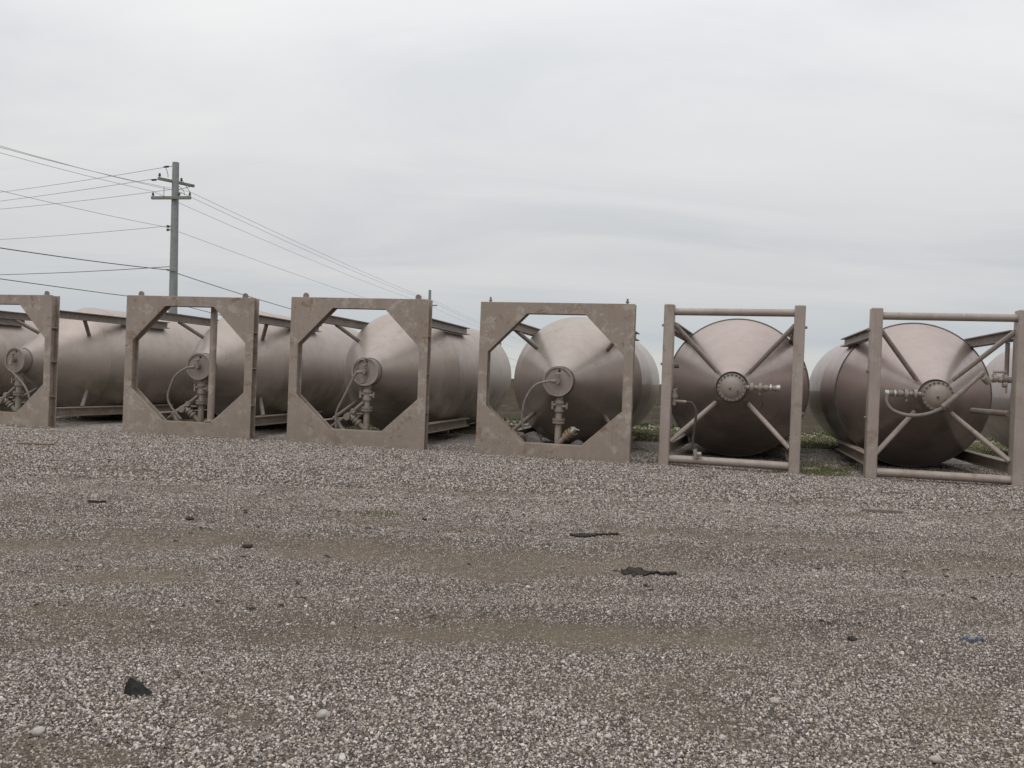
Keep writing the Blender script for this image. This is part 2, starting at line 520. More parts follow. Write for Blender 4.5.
def gravel_mat():
    mt, t, b = newmat('gravel')
    geo = N(t, 'ShaderNodeNewGeometry')
    pos = geo.outputs['Position']
    dat = N(t, 'ShaderNodeAttribute', attribute_name='dirt')
    nw = N(t, 'ShaderNodeTexNoise', inp={'Scale': 30.0, 'Detail': 2.0})
    L(t, pos, nw.inputs['Vector'])
    wv = N(t, 'ShaderNodeVectorMath', operation='MULTIPLY_ADD', inp={1: (0.02, 0.02, 0.02)})
    L(t, nw.outputs['Color'], wv.inputs[0]); L(t, pos, wv.inputs[2])
    flat = N(t, 'ShaderNodeVectorMath', operation='MULTIPLY', inp={1: (1, 1, 0)})
    L(t, wv.outputs[0], flat.inputs[0])
    v1 = N(t, 'ShaderNodeTexVoronoi', inp={'Scale': 42.0, 'Randomness': 1.0})
    v2 = N(t, 'ShaderNodeTexVoronoi', inp={'Scale': 95.0, 'Randomness': 1.0})
    v3 = N(t, 'ShaderNodeTexVoronoi', inp={'Scale': 17.0, 'Randomness': 1.0})
    for v in (v1, v2, v3):
        L(t, flat.outputs[0], v.inputs['Vector'])
    s1 = N(t, 'ShaderNodeSeparateColor'); L(t, v1.outputs['Color'], s1.inputs[0])
    s2 = N(t, 'ShaderNodeSeparateColor'); L(t, v2.outputs['Color'], s2.inputs[0])
    s3 = N(t, 'ShaderNodeSeparateColor'); L(t, v3.outputs['Color'], s3.inputs[0])
    r1 = ramp(t, STONE_STOPS); L(t, s1.outputs[0], r1.inputs[0])
    r2 = ramp(t, STONE_STOPS); L(t, s2.outputs[1], r2.inputs[0])
    c = mixc(t, rampf(t, s1.outputs[1], 0.45, 0.55), r1.outputs[0], r2.outputs[0])
    r3 = ramp(t, STONE_STOPS); L(t, s3.outputs[2], r3.inputs[0])
    c = mixc(t, rampf(t, s3.outputs[0], 0.86, 0.88, 0.0, 0.9), c, r3.outputs[0])
    # fines and mud
    nd = N(t, 'ShaderNodeTexNoise', inp={'Scale': 70.0, 'Detail': 6.0, 'Roughness': 0.75})
    L(t, pos, nd.inputs['Vector'])
    dcol = mixc(t, rampf(t, nd.outputs[0], 0.3, 0.7), tuple(x * 0.62 for x in DIRT), tuple(x * 1.5 for x in DIRT))
    nl = N(t, 'ShaderNodeTexNoise', inp={'Scale': 0.7, 'Detail': 5.0})
    L(t, pos, nl.inputs['Vector'])
    ol = mixc(t, rampf(t, nl.outputs[0], 0.45, 0.7, 0, 0.5), dcol, (0.175, 0.155, 0.10))
    edge = N(t, 'ShaderNodeMath', operation='SUBTRACT')
    L(t, dat.outputs['Fac'], edge.inputs[0]); L(t, mul(t, s1.outputs[2], 0.55), edge.inputs[1])
    fac = rampf(t, edge.outputs[0], -0.12, 0.30, 0.0, 0.92)
    c = mixc(t, fac, c, ol)
    fin = N(t, 'ShaderNodeAttribute', attribute_name='fines')
    soil = mixc(t, rampf(t, dat.outputs['Fac'], 0.1, 0.7), (0.078, 0.061, 0.049), ol)  # soil colour darkened to paint shade into the gaps between stones
    c = mixc(t, mul(t, fin.outputs['Fac'], 0.85), c, soil)
    # broad tone changes: damp and dusty areas
    nb = N(t, 'ShaderNodeTexNoise', inp={'Scale': 0.45, 'Detail': 6.0, 'Roughness': 0.6})
    L(t, pos, nb.inputs['Vector'])
    hs = N(t, 'ShaderNodeHueSaturation')
    L(t, rampf(t, nb.outputs[0], 0.3, 0.7, 0.80, 1.16), hs.inputs['Value'])
    L(t, c, hs.inputs['Color'])
    L(t, hs.outputs[0], b.inputs['Base Color'])
    b.inputs['Roughness'].default_value = 0.9
    b.inputs['Specular IOR Level'].default_value = 0.15
    inv = rampf(t, v1.outputs['Distance'], 0.0, 0.6, 1.0, 0.0)
    inv2 = rampf(t, v2.outputs['Distance'], 0.0, 0.6, 0.6, 0.0)
    mx = N(t, 'ShaderNodeMath', operation='MAXIMUM'); L(t, inv, mx.inputs[0]); L(t, inv2, mx.inputs[1])
    hh = mul(t, mx.outputs[0], rampf(t, fac, 0.0, 1.0, 1.0, 0.25))
    ad = N(t, 'ShaderNodeMath', operation='ADD'); L(t, hh, ad.inputs[0]); L(t, mul(t, nd.outputs[0], 0.3), ad.inputs[1])
    bp = N(t, 'ShaderNodeBump', inp={'Strength': 0.9, 'Distance': 0.016})
    L(t, ad.outputs[0], bp.inputs['Height'])
    L(t, bp.outputs[0], b.inputs['Normal'])
    return mt


me.materials.append(gravel_mat())
gr = link('ground', me)
gr['kind'] = 'structure'


# loose stones: instanced on points
def stone_mat():
    mt, t, b = newmat('stone')
    oi = N(t, 'ShaderNodeObjectInfo')
    da = N(t, 'ShaderNodeAttribute', attribute_name='dirt', attribute_type='INSTANCER')
    r1 = ramp(t, STONE_STOPS)
    L(t, oi.outputs['Random'], r1.inputs[0])
    tcn = N(t, 'ShaderNodeTexCoord')
    geo = N(t, 'ShaderNodeNewGeometry')
    n = N(t, 'ShaderNodeTexNoise', inp={'Scale': 120.0, 'Detail': 3.0})
    L(t, geo.outputs['Position'], n.inputs['Vector'])
    wn = N(t, 'ShaderNodeTexWhiteNoise', noise_dimensions='1D')
    L(t, oi.outputs['Random'], wn.inputs['W'])
    c = mixc(t, rampf(t, wn.outputs[0], 0.86, 0.90, 0.0, 0.5), r1.outputs[0], (0.30, 0.22, 0.13))
    c = mixc(t, rampf(t, n.outputs[0], 0.35, 0.7, 0.0, 0.35), c, (0.14, 0.12, 0.10))
    c = mixc(t, rampf(t, da.outputs['Fac'], 0.05, 0.85, 0.0, 0.60), c, tuple(x * 1.5 for x in DIRT))
    L(t, c, b.inputs['Base Color'])
    b.inputs['Roughness'].default_value = 0.85
    b.inputs['Specular IOR Level'].default_value = 0.3
    return mt


M_stone = stone_mat()


def stones_tree():
    g = bpy.data.node_groups.new('scatter stones', 'GeometryNodeTree')
    g.interface.new_socket(name='Geometry', in_out='INPUT', socket_type='NodeSocketGeometry')
    g.interface.new_socket(name='Geometry', in_out='OUTPUT', socket_type='NodeSocketGeometry')
    gi = g.nodes.new('NodeGroupInput'); go = g.nodes.new('NodeGroupOutput')
    join = g.nodes.new('GeometryNodeJoinGeometry')
    for k in range(6):
        ico = N(g, 'GeometryNodeMeshIcoSphere', inp={'Radius': 0.5, 'Subdivisions': 2})
        nz = N(g, 'ShaderNodeTexNoise', inp={'Scale': 1.5, 'Detail': 1.0})
        p = g.nodes.new('GeometryNodeInputPosition')
        ad = N(g, 'ShaderNodeVectorMath', operation='ADD', inp={1: (k * 7.3, k * 3.1, 0)})
        g.links.new(p.outputs[0], ad.inputs[0])
        g.links.new(ad.outputs[0], nz.inputs['Vector'])
        sb = N(g, 'ShaderNodeVectorMath', operation='SUBTRACT', inp={1: (0.5, 0.5, 0.5)})
        g.links.new(nz.outputs['Color'], sb.inputs[0])
        sc = N(g, 'ShaderNodeVectorMath', operation='SCALE', inp={'Scale': 1.1})
        g.links.new(sb.outputs[0], sc.inputs[0])
        sp = g.nodes.new('GeometryNodeSetPosition')
        g.links.new(ico.outputs[0], sp.inputs['Geometry'])
        g.links.new(sc.outputs[0], sp.inputs['Offset'])
        ti = g.nodes.new('GeometryNodeGeometryToInstance')
        g.links.new(sp.outputs[0], ti.inputs[0])
        g.links.new(ti.outputs[0], join.inputs[0])
    iop = N(g, 'GeometryNodeInstanceOnPoints', inp={'Pick Instance': True})
    g.links.new(gi.outputs[0], iop.inputs['Points'])
    g.links.new(join.outputs[0], iop.inputs['Instance'])
    for nm, typ, sock in (('pick', 'INT', 'Instance Index'), ('size', 'FLOAT_VECTOR', 'Scale')):
        a = N(g, 'GeometryNodeInputNamedAttribute', data_type=typ)
        a.inputs['Name'].default_value = nm
        g.links.new(a.outputs[0], iop.inputs[sock])
    a = N(g, 'GeometryNodeInputNamedAttribute', data_type='FLOAT_VECTOR')
    a.inputs['Name'].default_value = 'turn'
    e = g.nodes.new('FunctionNodeEulerToRotation')
    g.links.new(a.outputs[0], e.inputs[0]); g.links.new(e.outputs[0], iop.inputs['Rotation'])
    sm = N(g, 'GeometryNodeSetMaterial', inp={'Material': M_stone})
    g.links.new(iop.outputs[0], sm.inputs['Geometry'])
    g.links.new(sm.outputs[0], go.inputs[0])
    return g


STONES = stones_tree()


def scatter(name, x, y, z, size, dirt):
    n = len(x)
    me = bpy.data.meshes.new(name)
    me.vertices.add(n)
    me.vertices.foreach_set('co', np.stack([x, y, z], -1).reshape(-1).astype(np.float32))
    sz = size[:, None] * np.stack([rng.uniform(0.8, 1.35, n), rng.uniform(0.75, 1.2, n), rng.uniform(0.6, 1.0, n)], -1)
    tr = np.stack([rng.normal(0, 0.6, n), rng.normal(0, 0.6, n), rng.uniform(0, 6.28, n)], -1)
    for nm, typ, val, key in (('size', 'FLOAT_VECTOR', sz, 'vector'), ('turn', 'FLOAT_VECTOR', tr, 'vector'),
                              ('pick', 'INT', rng.integers(0, 6, n), 'value'), ('dirt', 'FLOAT', dirt, 'value')):
        a = me.attributes.new(nm, typ, 'POINT')
        a.data.foreach_set(key, np.asarray(val).reshape(-1).astype(np.int32 if typ == 'INT' else np.float32))
    me.materials.append(M_stone)
    o = link(name, me)
    o.modifiers.new('stones', 'NODES').node_group = STONES
    o['kind'] = 'stuff'
    return o


px, py, ps, pd = [], [], [], []
for y0, y1, dens, lo, hi in ((2.2, 4.2, 19000, 0.0044, 0.0138), (4.2, 6.5, 14000, 0.0055, 0.0150), (6.5, 10.0, 6500, 0.0075, 0.0185), (10.0, 16.8, 1900, 0.012, 0.026)):
    xm = 0.66 * y1 + 1.0
    n = int(dens * (y1 - y0) * 2 * xm)
    x = rng.uniform(-xm, xm, n); y = rng.uniform(y0, y1, n)
    k = np.abs(x) < 0.66 * y + 1.0
    x, y = x[k], y[k]
    d = dirt_mask(x, y)
    clump = fbm(x * 1.6, y * 3.0, 131)
    keep = rng.random(len(x)) < np.clip(1.03 - 0.50 * d + (clump - 0.5) * 1.1, 0.3, 1.0)
    x, y, d = x[keep], y[keep], d[keep]
    s = lo + (hi - lo) * rng.random(len(x)) ** 2.0
    big = rng.random(len(x)) < 0.003
    s = np.where(big, s * rng.uniform(1.3, 2.2, len(x)), s)
    s = s * (1 - 0.25 * d) * (1 - 0.25 * zone_mask(x, y))
    px.append(x); py.append(y); ps.append(s); pd.append(d)
px, py, ps, pd = map(np.concatenate, (px, py, ps, pd))
# ridges of coarser pale stones thrown up beside the wheel tracks
n = 11000
x = rng.uniform(-7.5, 7.5, n); y = rng.uniform(3.9, 8.8, n)
rg = np.zeros(n)
for c0, sl, w, a in TRACKS:
    e = (y - c0 - sl * x + (fbm(x * 0.35, y * 0.35, 3) - 0.5) * 1.1)
    rg = np.maximum(rg, np.exp(-((np.abs(e) - w * 1.25) / 0.14) ** 2))
k = rng.random(n) < rg * sstep(0.44, 0.66, fbm(x * 0.9, y * 2.0, 171))
x, y = x[k], y[k]
px, py = np.concatenate([px, x]), np.concatenate([py, y])
ps, pd = np.concatenate([ps, rng.uniform(0.010, 0.023, len(x))]), np.concatenate([pd, np.zeros(len(x))])
WA0, extra = 2.783, np.zeros(0)
# gravel and grit heaped against the feet of the octagon frames
for ux, uy, yw, wd in ((-10.993, 17.601, 0.29, WA0), (-6.485, 16.431, 0.177, WA0), (-2.951, 15.594, 0.213, WA0), (0.731, 14.581, 0.245, WA0), (3.652, 13.788, 0.305, 2.2), (6.864, 13.002, 0.248, 2.2)):
    n = 1500
    lx = rng.uniform(-wd / 2 - 0.1, wd / 2 + 0.1, n)
    if wd < 2.5:
        lx = np.where(rng.random(n) < 0.7, np.sign(lx) * (wd / 2 - 0.05 + rng.normal(0, 0.09, n)), lx)
    dd = np.abs(rng.normal(0, 0.055, n)) + 0.006
    x = ux + lx * math.cos(yw) - dd * math.sin(yw); y = uy - lx * math.sin(yw) - dd * math.cos(yw)
    hh = np.clip(0.036 * fbm(lx * 3 + ux, lx * 0 + uy, 141) - 0.32 * dd, 0, 1)
    s_ = rng.uniform(0.012, 0.028, n)
    px, py = np.concatenate([px, x]), np.concatenate([py, y])
    ps, pd = np.concatenate([ps, s_]), np.concatenate([pd, rng.uniform(0, 0.5, n)])
    extra = np.concatenate([extra, hh]) if len(extra) else np.concatenate([np.zeros(len(px) - n), hh])
scatter('loose_gravel', px, py, height(px, py) + ps * 0.12 + extra, ps, pd)

# ------------------------------------------------------------------ field beyond the yard, rubble row, grass
mt, t, b = newmat('ploughed soil')
geo = N(t, 'ShaderNodeNewGeometry')
n_a = N(t, 'ShaderNodeTexNoise', inp={'Scale': 0.12, 'Detail': 8.0, 'Roughness': 0.7}); L(t, geo.outputs['Position'], n_a.inputs['Vector'])
n_b = N(t, 'ShaderNodeTexNoise', inp={'Scale': 2.2, 'Detail': 6.0, 'Roughness': 0.7}); L(t, geo.outputs['Position'], n_b.inputs['Vector'])
c = mixc(t, rampf(t, n_a.outputs[0], 0.35, 0.68), (0.052, 0.043, 0.034), (0.085, 0.072, 0.056))
c = mixc(t, rampf(t, n_b.outputs[0], 0.5, 0.75, 0, 0.5), c, (0.17, 0.145, 0.12))
L(t, c, b.inputs['Base Color']); b.inputs['Roughness'].default_value = 1.0; b.inputs['Specular IOR Level'].default_value = 0.0
bp = N(t, 'ShaderNodeBump', inp={'Strength': 0.8, 'Distance': 0.15}); L(t, n_b.outputs[0], bp.inputs['Height']); L(t, bp.outputs[0], b.inputs['Normal'])
M_soil = mt
fx = axis(-30, 30, 1.0, -5500, 5500)
fy = axis(27.5, 60, 1.0, 27.0, 8500)
FX, FY = np.meshgrid(fx, fy, indexing='ij')
FZ = 0.03 + 0.10 * fbm(FX * 0.5, FY * 0.5, 201) * (FY < 120) + 0.06 * (np.sin(FY * 3.3) * (FY < 60))
me = bpy.data.meshes.new('field')
a_, b_ = FX.shape
ii = np.arange(a_ * b_).reshape(a_, b_)
me.from_pydata(np.stack([FX, FY, FZ], -1).reshape(-1, 3).tolist(), [], np.stack([ii[:-1, :-1], ii[1:, :-1], ii[1:, 1:], ii[:-1, 1:]], -1).reshape(-1, 4).tolist())
me.shade_smooth(); me.materials.append(M_soil)
o = link('field', me); o['kind'] = 'structure'

n = 1100
x = rng.uniform(-22, 22, n); y = 25.6 + rng.normal(0, 0.45, n) - 0.06 * x
scatter('rubble_row', x, y, rng.random(n) * 0.04, rng.uniform(0.05, 0.17, n), np.full(n, 0.7))


def leaf_mat(name, a, b_):
    mt, t, b = newmat(name)
    geo = N(t, 'ShaderNodeNewGeometry')
    L(t, mixc(t, geo.outputs['Random Per Island'], a, b_), b.inputs['Base Color'])
    b.inputs['Roughness'].default_value = 0.6
    b.inputs['Specular IOR Level'].default_value = 0.25
    return mt


def blades(name, x, y, h, w, mat, lean=0.5, zfun=None):
    n = len(x)
    z0 = height(x, y)
    a = rng.uniform(0, 6.28, n)
    la = rng.uniform(0, 6.28, n)
    ll = h * rng.uniform(0, lean, n)
    dx, dy = np.cos(a) * w / 2, np.sin(a) * w / 2
    mx, my = x + np.cos(la) * ll * 0.35, y + np.sin(la) * ll * 0.35
    tx, ty = x + np.cos(la) * ll, y + np.sin(la) * ll
    V = np.stack([np.stack([x - dx, y - dy, z0 - 0.01], -1), np.stack([x + dx, y + dy, z0 - 0.01], -1),
                  np.stack([mx + dx * 0.8, my + dy * 0.8, z0 + h * 0.6], -1), np.stack([mx - dx * 0.8, my - dy * 0.8, z0 + h * 0.6], -1),
                  np.stack([tx, ty, z0 + h], -1)], 1).reshape(-1, 3)
    k = np.arange(n)[:, None] * 5
    F = (k + np.array([[0, 1, 2, 3]])).tolist() + (k + np.array([[3, 2, 4]])).tolist()
    me = bpy.data.meshes.new(name)
    me.from_pydata(V.tolist(), [], F)
    me.materials.append(mat)
    o = link(name, me)
    o['kind'] = 'stuff'
    return o


M_grass = leaf_mat('grass blades', (0.10, 0.118, 0.034), (0.185, 0.182, 0.076))
M_weed = leaf_mat('weed leaves', (0.052, 0.092, 0.024), (0.098, 0.138, 0.044))
n = 95000
x = rng.uniform(-16, 19, n); y = rng.uniform(20.0, 25.3, n) - 0.06 * x
k = fbm(x * 0.6, y * 0.6, 301) > 0.34
x, y = x[k], y[k]
blades('grass_verge', x, y, rng.uniform(0.02, 0.06, len(x)), rng.uniform(0.010, 0.02, len(x)), M_grass, 0.9)
n = 9000
x = rng.uniform(-16, 19, n); y = 26.3 + rng.normal(0, 0.35, n) - 0.06 * x
k = fbm(x * 1.0, y * 1.0, 321) > 0.44
x, y = x[k], y[k]
blades('weed_row', x, y, rng.uniform(0.05, 0.18, len(x)), rng.uniform(0.03, 0.07, len(x)), M_weed, 1.1)
# thin grass growing through the gravel between and under the tanks
pts = []
for cx, cy, rx, ry, n in ((5.1, 14.3, 0.75, 0.9, 5200), (5.9, 15.2, 0.6, 0.8, 2200), (2.4, 17.2, 0.5, 1.2, 1500), (0.0, 17.0, 0.5, 0.7, 2200), (0.1, 19.5, 0.5, 0.7, 3000), (-1.28, 8.2, 0.30, 0.12, 110), (6.2, 19.0, 0.8, 1.0, 1500)):
    r_ = np.sqrt(rng.random(n)); a = rng.uniform(0, 6.28, n)
    pts.append(np.stack([cx + rx * r_ * np.cos(a), cy + ry * r_ * np.sin(a)], -1))
pts = np.concatenate(pts)
k = fbm(pts[:, 0] * 3, pts[:, 1] * 3, 331) > 0.42
pts = pts[k]
blades('thin_grass', pts[:, 0], pts[:, 1], rng.uniform(0.015, 0.05, len(pts)), rng.uniform(0.005, 0.01, len(pts)), M_grass, 1.0)

# ------------------------------------------------------------------ the tanks
HF, WA, WB, HC, RT = 2.778, 2.783, 2.293, 1.39, 1.333
T_BASE, BODY = 2.48, 5.2
GROUP = 'bulk tanks parked in a row on the gravel'
cache = {}


def part(name, key, build, mat, parent, **kw):
    if key not in cache:
        mb = MB()
        build(mb)
        cache[key] = mb.mesh(name, mat, **kw)
    return link(name, cache[key], parent)


def ring_plate(mb, outer, inner, y0, y1):
    """octagon-ish plate: outer (4+) and inner polygons with the same vertex count, extruded y0..y1"""
    n = len(outer)
    vs = []
    for y in (y0, y1):
        vs += [(p[0], y, p[1]) for p in outer] + [(p[0], y, p[1]) for p in inner]
    fs = []
    for k in range(n):
        q = (k + 1) % n
        fs.append((k, q, n + q, n + k))
        fs.append((2 * n + k, 3 * n + k, 3 * n + q, 2 * n + q))
        fs.append((k, 2 * n + k, 2 * n + q, q))
        fs.append((n + k, n + q, 3 * n + q, 3 * n + k))
    mb.add(vs, fs)


def frame_a(mb):
    w, h = WA / 2, HF
    s, tp, bt, ch = 0.165, 0.20, 0.27, 0.70
    inn = [(-w + s + ch, bt), (w - s - ch, bt), (w - s, bt + ch - 0.06), (w - s, h - tp - ch), (w - s - ch, h - tp), (-w + s + ch, h - tp), (-w + s, h - tp - ch), (-w + s, bt + ch - 0.06)]

    def outer(ix, z0, z1):
        return [(-w + ix, z0), (w - ix, z0), (w - ix, z0 + 0.5), (w - ix, z1 - 0.5), (w - ix, z1), (-w + ix, z1), (-w + ix, z1 - 0.5), (-w + ix, z0 + 0.5)]
    ring_plate(mb, outer(0, -0.03, h), inn, 0.0, 0.022)
    q = 0.055                                          # the web sits back from both plates, inside and out
    inn2 = [(p[0] + (q if p[0] > 0 else -q) * (1.0 if abs(p[0]) > w - s - 0.01 else 0.42), p[1] + (q if p[1] > 1.4 else -q) * (1.0 if abs(p[0]) < w - s - 0.01 else 0.42)) for p in inn]
    ring_plate(mb, outer(0.085, -0.02, h - 0.006), inn2, 0.0225, 0.1875)
    ring_plate(mb, outer(0.002, -0.03, h - 0.003), inn, 0.188, 0.21)


def bar_profile_ring(mb, r, z, y, rad, n=48, m_=8):
    pts = [(r * math.cos(2 * math.pi * k / n), y, z + r * math.sin(2 * math.pi * k / n)) for k in range(n)]
    o = len(mb.v)
    for k in range(n):
        a = 2 * math.pi * k / n
        for j in range(m_):
            b = 2 * math.pi * j / m_
            mb.v.append(((r + rad * math.cos(b)) * math.cos(a), y + rad * math.sin(b), z + (r + rad * math.cos(b)) * math.sin(a)))
    for k in range(n):
        for j in range(m_):
            a, b_ = o + k * m_ + j, o + k * m_ + (j + 1) % m_
            c_, d = o + ((k + 1) % n) * m_ + (j + 1) % m_, o + ((k + 1) % n) * m_ + j
            mb.f.append((a, b_, c_, d))


def common(root, kind, shell_mat):
    ctr = (0, 0, HC)

    def shell(mb):
        p = [(T_BASE, RT)]
        y = T_BASE + BODY * 0.48                       # one welded girth seam, hardly proud
        p += [(y - 0.02, RT), (y - 0.006, RT + 0.003), (y + 0.006, RT + 0.003), (y + 0.02, RT)]
        e = T_BASE + BODY
        p += [(e, RT), (e + 0.40, RT - 0.17), (e + 1.85, 0.32), (e + 1.86, 0.0001)]
        mb.lathe(p, 96, ctr)
    part('tank_shell', kind + 'shell', shell, shell_mat, root, ang=25)

    def cone(mb):
        if kind != 'B':
            p = [(0.62, 0.28), (1.98, RT - 0.225), (1.995, RT - 0.213), (2.01, RT - 0.213), (T_BASE - 0.03, RT - 0.012), (T_BASE - 0.002, RT - 0.002)]
        else:
            p = [(0.70, 0.28), (T_BASE - 0.03, RT - 0.004), (T_BASE - 0.002, RT - 0.002)]
        mb.lathe(p, 96, ctr)
    part('front_cone', kind + 'cone', cone, shell_mat, root, ang=14)
    if kind == 'B':
        part('rim', 'Brim', lambda mb: bar_profile_ring(mb, RT + 0.004, HC, T_BASE - 0.01, 0.018, 96), M_rim, root)

    # saddles that carry the shell
    def saddle(mb, y):
        pts = []
        for k in range(13):
            a = R(245 + 50 * k / 12)
            pts.append((math.cos(a) * (RT + 0.03), HC + math.sin(a) * (RT + 0.03)))
        n = len(pts)
        vs = []
        for yy in (y - 0.06, y + 0.06):
            vs += [(p[0], yy, p[1]) for p in pts] + [(pts[-1][0], yy, 0.0), (pts[0][0], yy, 0.0)]
        q = n + 2
        mb.add(vs, [tuple(range(q)), tuple(range(q, 2 * q))] + [(k, (k + 1) % q, (k + 1) % q + q, k + q) for k in range(q)])
    for i, y in enumerate((4.3, T_BASE + BODY - 0.5)):
        part('saddle', kind + 'saddle%d' % i, lambda mb, y=y: saddle(mb, y), M_beam, root)


def rails(root, key, xr, y0, y1, zt, zb, y1b):
    for sx in (-1, 1):
        part('rail', key + 'rt%d' % sx, lambda mb: mb.ibeam((sx * xr, y0, zt), (sx * xr, y1, zt), 0.17, 0.165), M_beam, root)
        part('rail', key + 'rb%d' % sx, lambda mb: mb.ibeam((sx * xr, y0, zb), (sx * xr, y1b, zb), 0.17, 0.19), M_frameA, root)  # lighter paint than the top rails, standing in for their lit upper flanges


def hose_part(root, pts, r, mat, name='hose', parent=None):
    mb = MB(); mb.tube(spline(pts, 7), r, 9)
    return link(name, mb.mesh(name, mat), parent or root)


def lugs_a(root, pins):
    for sx in (-1, 1):
        def lug(mb):
            if pins:
                mb.tube([(0, 0, -0.01), (0, 0, 0.10)], 0.018, 8)
                mb.tube([(0, 0, 0.03), (0, 0, 0.05)], 0.032, 8)
            else:
                pr = [(-0.055, 0.0)] + [(0.055 * math.cos(R(180 - a)), 0.045 + 0.055 * math.sin(R(a))) for a in range(0, 181, 20)] + [(0.055, 0.0)]
                n = len(pr)
                mb.add([(p[0], y, p[1]) for y in (-0.016, 0.016) for p in pr], [tuple(range(n)), tuple(range(n, 2 * n))] + [(k, (k + 1) % n, (k + 1) % n + n, k + n) for k in range(n)])
        o = part('lifting_pin' if pins else 'lifting_lug', 'lug%d' % pins, lug, M_beam, root)
        o.location = (sx * (1.14 if not pins else 1.24), 0.11, HF - 0.004)


def unit_a(loc, yaw, label, hose=None, branch='left', pins=False, tube_post=False, extra=True):
    root = tag(empty('bulk_tank', loc, -yaw), label, 'tank', GROUP)
    fr = part('end_frame', 'Aframe', frame_a, M_frameA, root, bevel=0.004)
    for sx in (-1, 1):
        for z in (0.66, 1.39, 2.10):
            o = part('stiffener', 'stiff%d' % sx, lambda mb: mb.box(-0.04, 0.04, -0.08, 0.08, -0.009, 0.009), M_frameA, fr)
            o.location = (sx * (WA / 2 - 0.043), 0.105, z)
    lugs_a(root, pins)
    common(root, 'S' if pins else 'A', M_shellS if pins else M_shellA)
    rails(root, 'A', 1.03, 0.2105, 3.95, 2.42, 0.30, 4.2)
    for sx in (-1, 1):
        for sz in (-1, 1):
            part('strut', 'Astrut%d%d' % (sx, sz), lambda mb: mb.tube([(sx * 1.02, 1.27, HC + (0.95 if sz > 0 else -1.0)), (sx * 0.70, 1.74, HC + sz * 0.64)], 0.042, 10), M_beam, root)
    # hub at the cone tip
    hub = part('hub', 'Ahub', lambda mb: mb.lathe([(0.43, 0.0001), (0.43, 0.235), (0.402, 0.242), (0.40, 0.275), (0.44, 0.277), (0.46, 0.268), (0.68, 0.268), (0.68, 0.315), (0.72, 0.315), (0.74, 0.27)], 40, (0, 0, HC)), M_hub, root)

    def fit(mb):
        mb.tube([(0.0, 0.44, HC + 0.0), (0.0, 0.33, HC)], 0.045, 10)
        mb.tube([(0.0, 0.36, HC), (0.0, 0.30, HC)], 0.062, 6)
        mb.tube([(0.0, 0.35, HC), (0.01, 0.35, HC + 0.13)], 0.024, 8)
        mb.tube([(-0.03, 0.345, HC + 0.12), (0.05, 0.345, HC + 0.14)], 0.02, 8)
    part('fitting', 'Afit', fit, M_pipe, hub)
    part('hole', 'Ahole', lambda mb: mb.tube([(0.02, 0.4315, HC + 0.19), (0.02, 0.4275, HC + 0.19)], 0.026, 10), M_dark, hub)
    # discharge pipe below the hub
    xo, yo = 0.02, 0.52

    def pipe(mb):
        mb.tube([(xo, yo + 0.12, HC - 0.20), (xo, yo, HC - 0.36), (xo, yo, 0.10)], 0.062, 14)
    dp = part('discharge_pipe', 'Apipe', pipe, M_pipe, root)

    def flg(mb):
        mb.lathe([(-0.02, 0.06), (-0.02, 0.112), (0.016, 0.112), (0.016, 0.085), (0.03, 0.085), (0.03, 0.112), (0.066, 0.112), (0.066, 0.06)], 18, (0, 0, 0), 'z')
        for k in range(6):
            a = R(60 * k + 15)
            mb.tube([(0.095 * math.cos(a), 0.095 * math.sin(a), -0.035), (0.095 * math.cos(a), 0.095 * math.sin(a), 0.082)], 0.011, 6)
    for z in (0.64,):
        o = part('pipe_flange', 'flg', flg, M_pipe, dp); o.location = (xo, yo, z)

    def valve(mb):
        mb.lathe([(-0.11, 0.065), (-0.10, 0.088), (-0.06, 0.09), (-0.02, 0.075), (0.03, 0.078), (0.06, 0.095), (0.10, 0.09), (0.11, 0.065)], 16, (0, 0, 0), 'z')
        mb.tube([(0.05, -0.02, 0.0), (0.15, -0.05, 0.005)], 0.03, 8)
        mb.tube([(0.15, -0.05, -0.04), (0.155, -0.05, 0.07)], 0.018, 6)
        mb.tube([(-0.05, -0.05, 0.03), (-0.11, -0.06, 0.03)], 0.026, 8)
        mb.box(-0.125, -0.09, -0.09, -0.03, -0.05, 0.09)
    o = part('valve', 'valve', valve, M_pipe, dp); o.location = (xo, yo, 0.93)

    sb = 1 if branch == 'right' else -1

    def br(mb):
        a = Vector((xo, yo, 0.24)); d = Vector((sb * 0.64, -0.10, 0.60)).normalized()
        mb.tube([a, a + d * 0.22], 0.055, 12)
        mb.tube([a + d * 0.22, a + d * 0.36], 0.066, 12)
    bq = part('branch_pipe', 'br' + branch, br, M_pipe, dp)

    def cpl(mb):
        a = Vector((xo, yo, 0.24)); d = Vector((sb * 0.64, -0.10, 0.60)).normalized()
        for q in (0.20, 0.27, 0.33):
            mb.tube([a + d * q, a + d * (q + 0.035)], 0.088, 14)
        for s_ in (-1, 1):
            mb.tube([a + d * 0.24 + Vector((s_ * 0.09, 0, 0)), a + d * 0.36 + Vector((s_ * 0.10, 0, -0.03 * s_))], 0.014, 6)
    part('coupling', 'cpl' + branch, cpl, M_brass if sb > 0 else M_pipe, bq)

    def capm(mb):
        a = Vector((xo, yo, 0.24)); d = Vector((sb * 0.64, -0.10, 0.60)).normalized()
        mb.tube([a + d * 0.366, a + d * 0.45], 0.05, 12)
        mb.beam(a + d * 0.44 - Vector((0.08, 0, -0.03)), a + d * 0.44 + Vector((0.08, 0, -0.02)), 0.02, 0.02)
    part('hose_cap', 'cap' + branch, capm, M_steel, bq)
